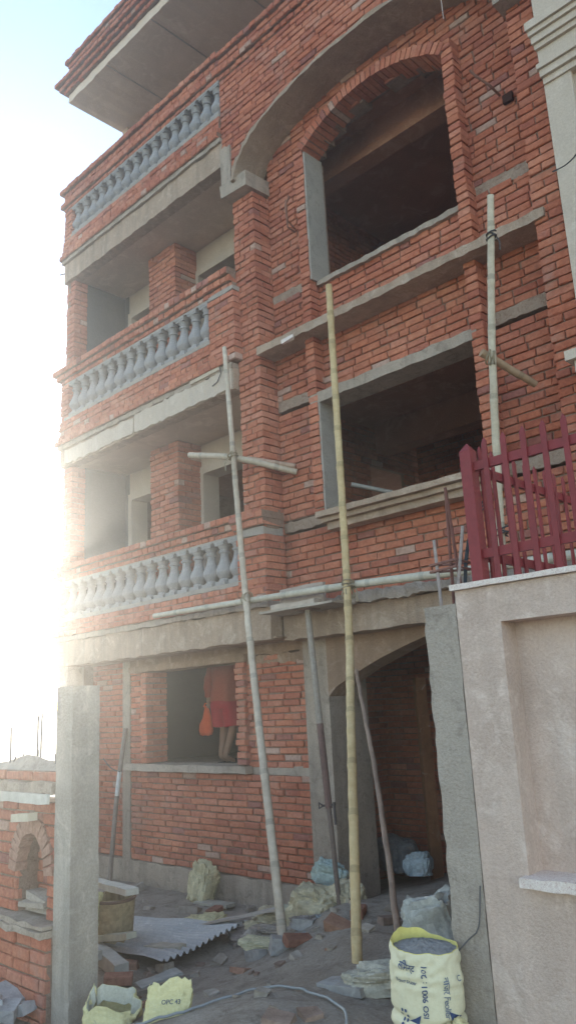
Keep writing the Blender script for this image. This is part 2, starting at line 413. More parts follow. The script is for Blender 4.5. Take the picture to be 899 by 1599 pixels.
# --- big concrete arch, corbel, spandrel
ecx, ea, eb, ezs = -4.39, 1.88, .78, 6.34
def ell(x, a=ea, b=eb): t = 1 - ((x - ecx) / a) ** 2; return ezs + b * math.sqrt(max(0, t))
pin = []; pout = []
for i in range(49):
    t = math.pi * (1 - i / 48); pin.append((ecx + ea * math.cos(t), ezs + eb * math.sin(t)))
    pout.append((ecx + (ea + .06) * math.cos(t), ezs + (eb + .050) * math.sin(t)))
mb = MB(); solid_arch(mb, pin, pout, 5.83, YM + .03, 0, j=.013); part(mb, 'concrete_arch', ['archc'], smooth=40)
def ellhole(v):
    if v < ezs: return (ecx - ea - .06, ecx + ea + .06)
    q = (v - ezs) / (eb + .045)
    if q >= 1: return None
    w = (ea + .05) * math.sqrt(1 - q * q); return (ecx - w, ecx + w)
mb = MB(); panel(mb, -6.60, -2.395, 6.42, 8.05, 5.94, .2, [ellhole]); part(mb, 'spandrel_wall', BM)
mb = MB()
mb.hexa([(-6.56, 5.87, 6.24), (-6.10, 5.87, 6.20), (-6.10, YM, 6.22), (-6.56, YM, 6.22), (-6.58, 5.87, 6.42), (-6.10, 5.87, 6.40), (-6.10, YM, 6.42), (-6.58, YM, 6.42)])
mb.rough(-6.60, -6.42, 5.915, 6.1, 6.425, 6.98, 0, j=.02, seg=.04)
part(mb, 'corbel', ['grey'])
mb = MB(); mb.box(-2.70, -2.42, 5.85, YM, 6.22, 6.42); part(mb, 'corbel', ['grey'])
# --- parapet of the main bay (moulded brick band, continuous with the top balcony rail)
mb = MB()
row(mb, -6.60, -2.395, 5.93, 6.15, 8.06, 8.14, .115); row(mb, -6.60, -2.395, 5.89, 6.15, 8.14, 8.22, .115); row(mb, -6.60, -2.395, 5.93, 6.15, 8.22, 8.30, .2); row(mb, -6.60, -2.395, 5.93, 6.15, 8.30, 8.38, .2); row(mb, -6.60, -2.395, 5.88, 6.15, 8.38, 8.46, .115)
part(mb, 'parapet', BM)
# --- hook bars and a putlog hole
mb = MB()
mb.tube([(-5.69, 6.25, 5.50), (-5.69, 6.13, 5.52), (-5.685, 6.12, 5.62), (-5.70, 6.12, 5.80), (-5.69, 6.125, 5.88)], .011, c=(.2, .09, .06)); part(mb, 'starter_bar', ['rust'])
mb = MB(); mb.tube([(-5.68, 6.25, 5.53), (-5.66, 6.10, 5.58), (-5.60, 6.03, 5.74), (-5.53, 6.02, 5.80)], .010, c=(.2, .09, .06)); part(mb, 'starter_bar', ['rust'])
mb = MB(); mb.tube([(-2.93, 6.25, 5.62), (-2.95, 6.10, 5.66), (-3.03, 6.0, 5.76), (-3.06, 5.96, 5.82)], .013, c=(.2, .09, .06))
part(mb, 'starter_bar', ['rust'])
mb = MB(); mb.box(-2.90, -2.80, 6.225, 6.26, 5.49, 5.58, 0, (.05, .02, .015)); part(mb, 'putlog_hole_shade', ['attr'])  # solid block on the wall face; its dark colour stands for the hole's shade

# --- balconies
def lathe(mb, prof, k=10, cx=0, cy=0):
    rings = [[(cx + r * math.cos(2 * math.pi * (a + .5) / k), cy + r * math.sin(2 * math.pi * (a + .5) / k), z) for a in range(k)] for r, z in prof]
    mb.loft(rings)
def baluster_mesh(H):
    mb = MB()
    mb.box(-.088, .088, -.082, .082, 0, .045 * H / .52); lathe(mb, [(r * 1.02, z * H) for r, z in [(.070, .085), (.074, .12), (.062, .15), (.088, .21), (.105, .28), (.106, .33), (.092, .41), (.070, .50), (.054, .60), (.048, .68), (.052, .73), (.068, .74), (.068, .78), (.054, .79), (.062, .84), (.080, .90)]], 8)
    mb.box(-.084, .084, -.080, .080, .90 * H, .95 * H); mb.box(-.092, .092, -.086, .086, .95 * H, H)
    return mb
def balcony(x0, x1, zlow, zslab, zb, zt, zr, nb, bx0, bx1, style):
    yf = 5.93
    b = MB(); b.rough(x0, x1, yf, 6.10, zlow, zslab - .07, 0, j=.014, seg=.09)
    b.rough(x0 - .03, x1, yf - .035, 6.10, zslab - .066, zslab - .004, 1, j=.010, seg=.09)
    b.box(x0, min(x1, -6.5), 6.10, 7.2, zlow + .02, zslab - .012, 2)
    bal = part(b, 'balcony', ['beam', 'grey', 'soffit'])
    r = MB(); n = max(2, round((zb - .05 - zslab) / .078)); hh = (zb - .05 - zslab) / n
    for i in range(n):
        out = {0: .05, 1: .02}.get(i, 0.0) if n > 4 else {0: .045, 1: .015}.get(i, 0)
        row(r, x0 - .02 - out, x1 - .02, yf - .02 - out, 6.12, zslab + i * hh, zslab + (i + 1) * hh, .2 if i % 2 else .115)
    r.rough(x0 + .1, x1 - .03, yf - .012, 6.10, zb - .05, zb, 2, j=.006); part(r, 'base_course', BM + ['fresh'], bal)
    n = max(2, round((zr - zt) / .085)); hh = (zr - zt) / n; r = MB()
    r.rough(x0 + .1, x1 - .03, yf, 6.10, zt - .002, zt + .02, 2, j=.003)
    for i in range(n):
        out = i * .038 if n < 4 else (0, .04, .0, .0, .05, .05)[i]
        row(r, x0 - .03 - out * 1.6, x1 + (.02 if style == 2 else 0), yf - .005 - out, 6.13 + out * .5, zt + .02 * (i == 0) + i * hh, zt + (i + 1) * hh, .115 if i != 2 or n < 4 else .22)
    part(r, 'rail', BM + ['fresh'], bal)
    p = MB(); pier(p, x0 - .01, x0 + .20, yf - .01, 6.12, zb - .05, zt, bl=.21); part(p, 'post', BM + ['fresh'], bal)
    if style == 2: p = MB(); pier(p, -6.90, -6.43, yf - .035, 6.18, zslab + .02, zt - .05, jd=.01); p.rough(-6.89, -6.44, yf - .03, 6.15, zt - .05, zt + .02, 2, j=.012); part(p, 'post', BM + ['fresh'], bal)
    me = None
    for i in range(nb):
        x = bx0 + (bx1 - bx0) * i / (nb - 1)
        if me is None:
            o = baluster_mesh(zt - zb).build('baluster', ['bal'], bal, 50); me = o
        else:
            o = me.copy(); COL.objects.link(o); o.parent = bal
        o.location = Vector((x, 6.01, zb)) - HO; o.rotation_euler = (0, 0, U(-.06, .06))
    return bal
balcony(-10.45, -6.06, .72, 1.13, 1.40, 1.91, 2.15, 16, -10.15, -6.62, 1)
balcony(-10.45, -6.50, 3.68, 4.02, 4.46, 5.00, 5.27, 14, -10.15, -7.03, 2)
balcony(-10.45, -6.58, 6.77, 7.17, 7.57, 8.06, 8.50, 16, -10.15, -6.70, 3)
# damaged plaster skim on the second balcony beam
mb = MB(); mb.rough(-10.30, -8.52, 5.905, 5.94, 3.70, 3.92, 0, j=.02, seg=.06); mb.rough(-8.48, -6.52, 5.900, 5.94, 3.69, 3.95, 0, j=.014, seg=.06); part(mb, 'cement_skim', ['plaster'])
mb = MB(); mb.obox((-6.98, 5.895, 3.995), (.28, 0, .006), (0, .02, 0), (0, 0, .022), c=(.5, .4, .3)); part(mb, 'formwork_batten', ['wood'])
mb = MB(); mb.tube([(-6.85, 5.89, 3.82), (-6.75, 5.885, 3.84), (-6.68, 5.885, 3.93), (-6.70, 5.88, 4.02)], .006, c=(.12, .1, .1)); part(mb, 'cable', ['attr'])
# --- recess behind the balconies
mb = MB(); panel(mb, 5.99, 12.0, -2.1, 8.0, 0, .10, T=side(-10.45, -1)); part(mb, 'side_wall', BM)
mb = MB(); pier(mb, -10.45, -10.22, 5.985, 6.22, -2.1, .72); pier(mb, -10.45, -10.22, 5.985, 6.22, 1.5, 3.68); pier(mb, -10.45, -10.22, 5.985, 6.22, 4.5, 6.77); part(mb, 'corner_pier', BM)
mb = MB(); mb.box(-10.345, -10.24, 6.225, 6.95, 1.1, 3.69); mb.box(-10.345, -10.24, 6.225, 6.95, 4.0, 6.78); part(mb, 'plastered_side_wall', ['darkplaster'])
YB = 6.95
for (zf, zc) in ((1.1, 3.69), (4.0, 6.78)):
    top = zc - .34
    mb = MB()
    xs = [(-10.24, -10.12), (-9.12, -8.40), (-7.38, -6.30)]
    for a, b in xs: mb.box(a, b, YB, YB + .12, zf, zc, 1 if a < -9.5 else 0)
    for a, b in ((-10.12, -9.12), (-8.40, -7.38)): mb.box(a, b, YB, YB + .12, top, zc, 0)
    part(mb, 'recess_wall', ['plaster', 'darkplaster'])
    for a, b in ((-10.12, -9.12), (-8.40, -7.38)):
        mb = MB()
        mb.box(a, a + .10, YB - .03, YB + .26, zf, top, 0); mb.box(b - .10, b, YB - .03, YB + .26, zf, top, 0); mb.box(a + .1, b - .1, YB - .03, YB + .26, top - .10, top, 0)
        part(mb, 'door_frame', ['plaster'])
    mb = MB(); pier(mb, -9.00, -8.36, 6.53, YB - .002, zf + .1, zc, jd=.007); part(mb, 'recess_pier', BM)
# --- rooms behind (dark)
mb = MB()
for z0, z1, zt in ((1.0, 3.9, 0), (4.0, 6.95, 0)):
    panel(mb, -6.34, -2.5, z0, z1, 9.3, .1, [rect(-3.4, -2.6, z0 + .9, z0 + 2.1)], rough=.5)  # opening added to pass daylight from the rear into the room
    panel(mb, 6.46, 10.5, z0, z1, 0, .08, T=side(-2.42, -1)); 
    panel(mb, 7.3, 10.5, z0, z1, 0, .08, [rect(8.3, 9.1, z0, z0 + 2.15)], T=side(-6.42, 1))  # doorway, also added to pass bounced daylight
part(mb, 'room_wall', BM)
for z in (.99, 3.70, 6.90):
    mb = MB(); mb.box(-10.3, -2.35, (6.46 if z < 6 else 6.42), 12.0, z + .001, z + .13); part(mb, 'floor_slab', ['room'])
for q in ((-6.3, -2.45, 6.88, 7.12, 6.50, 6.9), (-6.3, -2.45, 8.3, 8.55, 3.3, 3.7)):
    mb = MB(); mb.box(*q); part(mb, 'ceiling_beam', ['room'])
mb = MB(); panel(mb, -10.4, -2.4, -2.05, 10.2, 0, .15, [rect(-10.2, -6.9, 1.6, 3.5), rect(-10.2, -6.9, 4.7, 6.6), rect(-5.6, -3.2, 1.6, 3.5), rect(-5.6, -3.2, 4.7, 6.6)], T=lambda x, y, z: (-12.8 - x, 12.0 - y, z), rough=.5); part(mb, 'rear_wall', BM)  # unseen rear openings added so daylight bounces into the rooms
mb = MB(); panel(mb, 6.42, 12.0, -2.05, 8.4, 0, .1, T=side(-2.345, 1), rough=.5); part(mb, 'side_wall', BM)
# --- roof terrace and its slab
mb = MB(); mb.rough(-10.45, -1.9, 5.95, 12.1, 10.20, 10.36, 0, j=.012, seg=.12); part(mb, 'roof_slab', ['roof'])
mb = MB()
for k, xj in enumerate((-9.3, -8.1, -6.8, -5.4, -3.9)): mb.box(xj - .008, xj + .008, 5.96, 12, 10.190, 10.203, 0, (.42, .35, .30))
part(mb, 'board_joint', ['attr'])
mb = MB()
row(mb, -10.52, -1.9, 5.89, 6.12, 10.37, 10.45, .115); row(mb, -10.60, -1.9, 5.84, 6.12, 10.45, 10.53, .115); row(mb, -10.66, -1.9, 5.79, 6.12, 10.53, 10.61, .115)
panel(mb, -10.36, -1.9, 10.61, 10.86, 5.95, .17); row(mb, -10.42, -1.9, 5.91, 6.12, 10.86, 10.94, .115); row(mb, -10.47, -1.9, 5.87, 6.12, 10.94, 11.02, .115)
T_ = side(-10.40, -1)
panel(mb, 6.1, 12.0, 10.37, 10.95, 0, .2, T=T_)
part(mb, 'roof_parapet', BM)
mb = MB(); panel(mb, -10.0, -2.4, 7.17, 10.2, 9.6, .2, [rect(-9.6, -8.6, 7, 9.4), rect(-7.4, -6.2, 8.0, 9.4)]); part(mb, 'terrace_wall', BM)
mb = MB(); mb.box(-10.40, -10.25, 7.0, 9.6, 7.17, 10.198); part(mb, 'terrace_side_wall', ['soffit'])
mb = MB(); mb.box(-10.4, -2.4, 6.48, 12, 7.04, 7.165); part(mb, 'terrace_floor', ['soffit'])
mb = MB(); pier(mb, -6.5, -6.15, 7.6, 7.95, 7.17, 10.2); part(mb, 'terrace_pier', BM)
mb = MB(); pier(mb, -2.75, -2.4, 7.6, 7.95, 7.17, 10.2); part(mb, 'terrace_pier', BM)
# --- ground floor front
YG = 6.36
mb = MB()
panel(mb, -9.25, -6.0, -1.78, .60, YG, .2, [rect(-8.92, -6.95, -.69, .66), rect(-9.25, -8.92, -.70, -.60), rect(-6.95, -6.0, -.70, -.60)], ch=.072, bl=.24, jd=.009)
panel(mb, -10.22, -9.42, -1.78, .72, YG + .03, .2, ch=.072, jd=.009)
part(mb, 'ground_wall', BM)
mb = MB()
pier(mb, -8.94, -8.82, 6.30, 6.64, -.60, .55, ch=.072, jd=.012, bl=.3); part(mb, 'window_surround', BM)
mb = MB(); pier(mb, -7.07, -6.92, 6.30, 6.64, -.60, .55, ch=.072, jd=.016, bl=.3); part(mb, 'window_surround', BM)
mb = MB(); mb.rough(-9.26, -6.90, 6.255, 6.64, -.685, -.605, 0, j=.006); mb.rough(-6.88, -6.0, YG + .003, YG + .2, -.70, -.605, 0, j=.006); part(mb, 'window_sill', ['grey'])
mb = MB(); mb.rough(-9.20, -6.90, 6.29, 6.64, .552, .635, 0, j=.006); part(mb, 'lintel', ['beamdark'])
mb = MB(); mb.rough(-9.25, -6.0, YG - .004, YG + .2, .605, .74, 0, j=.012); mb.rough(-6.92, -6.0, YG - .006, YG + .05, .50, .602, 0, j=.02, seg=.05); part(mb, 'plaster_band', ['beamdark'])
mb = MB(); mb.rough(-10.22, -6.0, YG - .03, YG + .2, -2.4, -1.785, 0, j=.012); part(mb, 'plinth', ['grey'])
mb = MB(); mb.box(-9.42, -9.255, YG - .012, YG + .2, -2.0, .72); part(mb, 'concrete_column', ['grey'])
mb = MB(); mb.box(-10.45, -10.2, 5.96, 6.22, .45, .718); part(mb, 'concrete_column', ['grey'])
mb = MB(); mb.rough(-10.2, -6.0, 5.95, YG + .2, .722, .74, 0, j=.0); part(mb, 'beam_soffit', ['beamdark'])
# door: plastered jambs, arched head, deep opening
DP = [(-5.66, .10), (-5.55, .19), (-5.20, .35), (-4.97, .43), (-4.67, .53), (-4.37, .60), (-4.0, .635), (-3.6, .60), (-3.2, .47), (-2.95, .30), (-2.85, .10)]
mb = MB()
mb.box(-5.998, -5.66, YG - .03, 6.95, -2.1, .70); part(mb, 'door_jamb', ['grey'])
mb = MB(); mb.box(-2.85, -2.40, YG - .03, 6.95, -2.1, .70); part(mb, 'door_jamb', ['grey'])
mb = MB(); solid_arch(mb, DP, [(x, .698) for x, z in DP], YG - .026, 6.62, 0, j=.006); part(mb, 'door_arch', ['beamdark'])
mb = MB(); mb.rough(-6.04, -2.38, 6.10, 6.46, .70, .96, 0, j=.010); mb.rough(-6.04, -2.38, 6.02, 6.46, .962, 1.06, 1, j=.022, seg=.05); part(mb, 'door_beam', ['beam', 'grey'])
mb = MB(); mb.rough(-6.05, -2.4, 6.36, 12, .705, .99, 0, j=0, seg=1); part(mb, 'ceiling_slab', ['room'])
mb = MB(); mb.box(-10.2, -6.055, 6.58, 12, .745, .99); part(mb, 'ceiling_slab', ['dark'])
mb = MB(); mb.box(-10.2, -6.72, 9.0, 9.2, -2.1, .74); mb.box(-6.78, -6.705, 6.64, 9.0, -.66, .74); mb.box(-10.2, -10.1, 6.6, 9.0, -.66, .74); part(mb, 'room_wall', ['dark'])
mb = MB(); panel(mb, -6.6, -2.4, -2.1, .74, 9.9, .1, ch=.072); panel(mb, 6.96, 9.9, -2.1, .7, 0, .08, T=side(-6.55, 1), ch=.072)
panel(mb, -6.6, -5.45, -2.1, .70, 8.35, .1, ch=.072); panel(mb, 6.96, 9.9, -2.1, .7, 0, .08, T=side(-2.5, -1), ch=.072)
part(mb, 'room_wall', BM)
mb = MB(); mb.box(-10.1, -6.72, 6.58, 9.0, -.80, -.66); part(mb, 'raised_floor', ['grey'])
# edge bar sticking out of the second balcony
mb = MB(); mb.tube([(-10.45, 6.0, 4.22), (-10.72, 5.95, 4.42), (-10.98, 5.93, 4.58)], .013, c=(.16, .13, .13)); part(mb, 'starter_bar', ['rust'])
mb = MB(); mb.tube([(-10.45, 6.0, 7.0), (-10.62, 5.95, 7.02)], .012, c=(.16, .13, .13)); part(mb, 'starter_bar', ['rust'])

# ------------------------------------------------------------------ finished neighbour on the right
nb = empty('neighbour_building', (-1, 5.9, -2.05)); NO = Vector(nb.location)
tag(nb, 'grey plastered neighbouring building with a moulded cornice at the right edge', 'building')
def npart(mb, name, mats, label=None):
    o = mb.build(name, mats, nb); o.data.transform(Matrix.Translation(-NO)); return o
mb = MB(); mb.box(-2.34, -2.10, 5.86, 6.4, -2.1, 5.15); mb.box(-2.10, 1.5, 5.92, 6.4, -2.1, 5.15); mb.box(-2.33, 1.5, 5.83, 6.4, 5.68, 8.6); npart(mb, 'wall', ['plaster'])
mb = MB()
for z0, z1, x, y in ((5.10, 5.16, -2.335, 5.84), (5.162, 5.23, -2.345, 5.81), (5.232, 5.28, -2.355, 5.785), (5.282, 5.43, -2.34, 5.82), (5.432, 5.48, -2.35, 5.79), (5.482, 5.55, -2.36, 5.765), (5.552, 5.60, -2.37, 5.74), (5.602, 5.68, -2.38, 5.715)):
    mb.box(x, 1.5, y, 6.4, z0, z1)
npart(mb, 'cornice', ['plaster'])
mb = MB(); mb.box(-2.02, -.9, 5.905, 5.93, 2.9, 4.55); npart(mb, 'window_panel', ['darkplaster'])
mb = MB(); mb.box(-2.43, -.8, 5.70, 5.95, 2.52, 2.60); mb.box(-2.38, -.82, 5.75, 5.95, 2.42, 2.518); npart(mb, 'window_sill', ['plaster'])

# ------------------------------------------------------------------ posts
mb = MB()
rings = []
for i in range(41):
    z = -2.2 + (2.2 + .53) * i / 40; j = .011
    rings.append([(-2.705 + U(-j, j), 3.90 + U(-.003, .003), z), (-2.490 + U(-.003, .003), 3.90, z), (-2.49, 4.12, z), (-2.705 + U(-j, j), 4.12, z)])
mb.loft(rings); rp = mb.build('concrete_post', 'post'); origin_to(rp, (-2.6, 4.0, -2.0))
tag(rp, 'rough grey concrete post against the left end of the cream wall', 'post')
mb = MB()
for (x, y, zt, lean) in ((-2.62, 3.96, .93, -.01), (-2.60, 4.06, 1.22, .02), (-2.53, 3.97, .98, .10), (-2.53, 4.06, 1.26, -.05)):
    rings_c = (.30, .24, .22) if zt < 1 else (.16, .06, .045)
    mb.tube([(x, y, .50), (x + lean * .5, y, .5 + (zt - .5) * .5), (x + lean, y, zt)], .010, c=rings_c, k=6)
for z in (.74, .78): mb.tube([(-2.67, 3.95, z), (-2.49, 3.95, z + .01), (-2.47, 4.08, z), (-2.66, 4.07, z + .015), (-2.67, 3.95, z)], .008, c=(.2, .09, .07), k=6)
o = mb.build('starter_bar', 'rust', rp, 40); o.location = -Vector(rp.location)
mb = MB()
for k in range(3): mb.tube(smooth_path([(-2.53 + k * .006, 4.06, .53), (-2.50 + k * .008, 4.07, .80), (-2.45 + k * .010, 4.10, 1.0), (-2.37, 4.16 + k * .03, 1.18)], 14), .0045, c=(.06, .07, .08), k=6)
o = mb.build('cable', 'attr'); tag(o, 'bundle of thin dark cables rising from the right concrete post to the fence', 'cable')
mb = MB(); rings = []
for i in range(41):
    z = -2.4 + (2.4 + .24) * i / 40; j = .004
    rings.append([(-5.62 + U(-j, j), 3.20, z), (-5.395 + U(-j, j), 3.20 + U(-j, j), z), (-5.395 + U(-j, j), 3.43, z), (-5.62, 3.43, z)])
mb.loft(rings); lp = mb.build('concrete_post', 'wetpost'); origin_to(lp, (-5.5, 3.3, -2.0))
tag(lp, 'tall smooth grey concrete post at the left, damp below, beside the arched brick wall', 'post')

# ------------------------------------------------------------------ cream boundary wall with niche and coping
YC = 3.90
cw = MB()
NXL, NXR, NZB, NZT = -2.215, -.55, -.87, .40
cw.box(-2.484, NXL, YC, YC + .26, -2.3, .60); cw.box(NXR, 1.2, YC, YC + .26, -2.3, .60); cw.box(NXL, NXR, YC, YC + .26, NZT, .60); cw.box(NXL, NXR, YC, YC + .26, -2.3, NZB - .06)
cw.box(NXL, NXR, YC + .15, YC + .26, NZB - .06, NZT); cw.box(-2.484, -2.26, YC + .26, 6.0, -2.3, .60)
cwo = cw.build('boundary_wall', 'cream'); origin_to(cwo, (-1.5, 4.0, -2.0)); tag(cwo, 'cream rendered boundary wall with a recessed panel below the maroon fence', 'wall')
mb = MB(); mb.rough(-2.50, 1.2, YC - .03, YC + .28, .602, .632, 0, j=.002); mb.box(-2.50, -2.24, YC + .282, 6.0, .602, .632)
o = mb.build('coping', 'granite', cwo); o.location = -Vector(cwo.location)
mb = MB(); mb.rough(-2.235, -.5, YC - .07, YC + .15, -.925, -.872, 0, j=.006, seg=.06); o = mb.build('niche_ledge', 'granite', cwo); o.location = -Vector(cwo.location)

# ------------------------------------------------------------------ maroon fence
fe = empty('fence', (-2.3, 4.0, .632)); tag(fe, 'maroon steel picket fence on top of the cream wall', 'fence'); FO = Vector(fe.location)
MAR = (.225, .024, .027)
def fpart(mb, name, smooth=None):
    o = mb.build(name, 'maroon', fe, smooth); o.data.transform(Matrix.Translation(-FO)); return o
def fpost(x, y):
    mb = MB(); mb.box(x - .036, x + .036, y - .036, y + .036, .634, 1.42, 0, MAR)
    a = .036; mb.poly([(x - a, y - a, 1.4205), (x + a, y - a, 1.4205), (x + a, y + a, 1.4205), (x - a, y + a, 1.4205), (x, y, 1.475)], [(0, 1, 4), (1, 2, 4), (2, 3, 4), (3, 0, 4)], 0, MAR)
    fpart(mb, 'post')
fpost(-2.365, 4.0)
YF = 4.0
for z in (1.32, .80):
    mb = MB(); mb.box(-2.328, 1.2, YF - .014, YF + .014, z - .026, z + .026, 0, jit(MAR)); fpart(mb, 'rail')
    mb = MB(); mb.box(-2.365 - .014, -2.365 + .014, 4.037, 6.0, z - .026, z + .026, 0, jit(MAR)); fpart(mb, 'rail')
def picket(x, y, along):
    mb = MB(); a, t = .016, .006
    c = jit(MAR, .12)
    if along == 'x':
        y -= .0215; p = [(x - a, y - t, .64), (x + a, y - t, .64), (x + a, y + t, .64), (x - a, y + t, .64), (x - a, y - t, 1.435), (x + a, y - t, 1.45), (x + a, y + t, 1.45), (x - a, y + t, 1.435)]
        q = (x, y, 1.475)
    else:
        x += .0215; p = [(x - t, y - a, .64), (x + t, y - a, .64), (x + t, y + a, .64), (x - t, y + a, .64), (x - t, y - a, 1.44), (x + t, y - a, 1.44), (x + t, y + a, 1.44), (x - t, y + a, 1.44)]
        q = (x, y, 1.475)
    mb.hexa(p, 0, c); mb.poly(p[4:] + [q], [(0, 1, 4), (1, 2, 4), (2, 3, 4), (3, 0, 4)], 0, c)
    fpart(mb, 'picket')
x = -2.24
while x < 0.2: picket(x, YF, 'x'); x += .122
y = 4.10
while y < 5.95: picket(-2.365, y, 'y'); y += .135

# ------------------------------------------------------------------ low brick wall with arch on the left
lw = MB()
def lwarch(v):
    if v < -1.40 or v > -.85: return None
    w = .23 if v < -1.12 else .23 * math.sqrt(max(0, 1 - ((v + 1.12) / .29) ** 2)) ** .8
    return (-6.02 - w, -6.02 + w)
panel(lw, -9.5, -5.62, -1.42, -.60, 3.24, .23, [lwarch], ch=.085)
panel(lw, -9.5, -5.62, -2.3, -1.50, 3.14, .32, ch=.085, jd=.01)
for i in range(15):      # rough arch bricks
    t = math.pi * (i + .5) / 15; p = Vector((-6.02 + .27 * math.cos(t), 3.27, -1.12 + .35 * math.sin(t)))
    lw.obox(p, (.03 * math.sin(t), 0, .03 * -math.cos(t)), (0, .05, 0), (.06 * math.cos(t), 0, .06 * math.sin(t)), 0, jit((.40, .22, .16)), .006)
panel(lw, -6.6, -5.80, -1.42, -.62, 3.42, .08, ch=.085)
row(lw, -9.5, -5.63, 3.22, 3.45, -.45, -.375, .23)
lwo = lw.build('brick_wall', BM); origin_to(lwo, (-6.5, 3.3, -2.0)); tag(lwo, 'low red brick wall with a small arched niche left of the tall concrete post', 'wall')
def lwpart(mb, name, mats): o = mb.build(name, mats, lwo); o.location = -Vector(lwo.location); return o
mb = MB(); mb.rough(-9.5, -5.63, 3.10, 3.46, -1.50, -1.455, 0, j=.012); mb.rough(-9.5, -5.63, 3.12, 3.46, -1.453, -1.42, 0, j=.01); lwpart(mb, 'ledge', ['grey'])
mb = MB(); mb.rough(-9.5, -5.63, 3.17, 3.47, -.535, -.452, 0, j=.012); lwpart(mb, 'slab', ['grey'])
mb = MB(); mb.rough(-9.5, -5.63, 3.135, 3.16, -.60, -.53, 0, (.55, .5, .43), j=.006); mb.obox((-5.93, 3.12, -.70), (.13, 0, .01), (0, .04, 0), (0, 0, .028), c=(.55, .46, .34)); lwpart(mb, 'formwork_board', ['wood'])
mb = MB()
rings = []
for i in range(25):
    x = -9.5 + 3.87 * i / 24; hh = .07 + .05 * noise.noise(Vector((x * 2, 0, 4)))
    rings.append([(x, 3.24, -.374), (x, 3.45, -.374), (x, 3.42, -.374 + hh * .6), (x, 3.32, -.374 + hh * 1.1)])
mb.loft(rings); lwpart(mb, 'cement_topping', ['post'])
mb = MB()
for k in range(3): mb.obox((-6.02 + U(-.12, .12), 3.33 + U(-.03, .03), -1.37 + k * .04), (U(.12, .18), 0, U(-.02, .02)), (0, U(.06, .08), .01), (0, 0, .018), 0, jit((.36, .34, .32), .2), .012)
lwpart(mb, 'cement_debris', ['post'])
mb = MB()
for (x, y, t) in ((-6.53, 3.3, .32), (-6.49, 3.45, .07), (-6.46, 3.3, .08), (-6.46, 3.5, .40), (-6.42, 3.35, .10), (-6.40, 3.5, .42), (-6.36, 3.45, .13), (-5.80, 3.3, .11), (-5.76, 3.45, .36), (-5.73, 3.3, .38), (-5.71, 3.4, .12), (-5.68, 3.32, .13), (-5.66, 3.45, .10)):
    mb.tube([(x, y, -.5), (x + U(-.01, .01), y, -.36 + t * .5), (x + U(-.02, .02), y, -.36 + t)], .008, c=(.10, .10, .11), k=6)
lwpart(mb, 'starter_bar', ['rust'])

# ------------------------------------------------------------------ bamboo scaffolding
def bamboo(name, pts, r0, r1, label, cat, col=(.52, .40, .22), node=.33, group=None):
    L = sum((Vector(pts[i + 1]) - Vector(pts[i])).length for i in range(len(pts) - 1))
    path = smooth_path(pts, max(12, int(L / .05))); mb = MB(); rad = []; cols = []; acc = 0; nxt = node * U(.4, .9)
    for i, p in enumerate(path):
        if i: acc += (p - path[i - 1]).length
        r = r0 + (r1 - r0) * acc / L; c = jit(col, .05)
        if acc > nxt: r *= 1.10; c = tuple(v * .76 for v in col); nxt += node * U(.85, 1.2)
        rad.append(r); cols.append(c)
    path = [p + Vector((U(-.002, .002), U(-.002, .002), 0)) for p in path]
    mb.tube(path, rad, 0, lambda i: cols[i], 10); o = mb.build(name, 'bamboo', smooth=50)
    origin_to(o, pts[0]); tag(o, label, cat, group); return o
def lash(parent, p, axis, r, turns=4, col=(.30, .24, .16), tail=True):
    p = Vector(p); ax = Vector(axis).normalized(); u = ax.orthogonal().normalized(); w = ax.cross(u); mb = MB(); pts = []
    for i in range(turns * 10 + 1):
        t = i / 10 * 2 * math.pi; rr = r * (1 + .12 * math.sin(i * 1.7))
        pts.append(p + ax * (-.035 + .07 * i / (turns * 10) + .012 * math.sin(i * .9)) + u * rr * math.cos(t) + w * rr * math.sin(t))
    mb.tube(pts, .007, 0, col, 5)
    if tail:
        mb.tube([p + u * r, p + u * (r + .03) + Vector((.01, -.03, -.07)), p + u * (r + .02) + Vector((.02, -.04, -.16))], .006, 0, col, 5)
    o = mb.build('rope_lashing', 'cloth', parent, 60); o.location = -Vector(parent.location)
pl = bamboo('bamboo_pole', [(-5.12, 5.0, -1.93), (-6.12, 5.64, 1.13), (-6.44, 5.74, 4.13)], .040, .027, 'pale bamboo pole leaning in front of the balconies, its top at the second balcony', 'bamboo pole', (.50, .405, .315), .42)
lash(pl, (-6.12, 5.66, 1.14), (1, 0, .02), .058); lash(pl, (-6.35, 5.73, 2.78), (.5, .1, -.9), .052)
pm = bamboo('bamboo_pole', [(-3.83, 4.40, -1.75), (-4.30, 5.05, -.2), (-4.72, 5.62, 1.07), (-4.83, 5.78, 4.25)], .036, .034, 'thick yellowish bamboo pole standing in front of the arched doorway', 'bamboo pole', (.52, .37, .19), .36)
lash(pm, (-4.72, 5.64, 1.08), (.05, .1, 1), .058); lash(pm, (-4.72, 5.63, 1.0), (1, .1, .1), .055)
pr = bamboo('bamboo_pole', [(-3.15, 5.66, .95), (-3.02, 5.66, 2.72), (-2.855, 5.66, 4.20)], .035, .030, 'upright bamboo pole behind the maroon fence, rising past the cornice ledge', 'bamboo pole', (.50, .41, .30), .5)
lash(pr, (-3.02, 5.64, 2.74), (.8, .6, -.3), .060); lash(pr, (-2.895, 5.66, 3.83), (.06, 0, 1), .04, 3, (.08, .07, .07))
lash(pr, (-3.12, 5.66, 1.28), (.05, 0, 1), .05, 3, (.08, .07, .07), False)
hb = bamboo('bamboo_pole', [(-7.80, 5.70, 1.145), (-6.12, 5.72, 1.12), (-4.75, 5.70, 1.085), (-3.47, 5.70, 1.03), (-2.3, 5.70, 1.0)], .030, .042, 'long horizontal bamboo pole lashed across the front below the first floor', 'bamboo pole', (.50, .44, .35), .55)
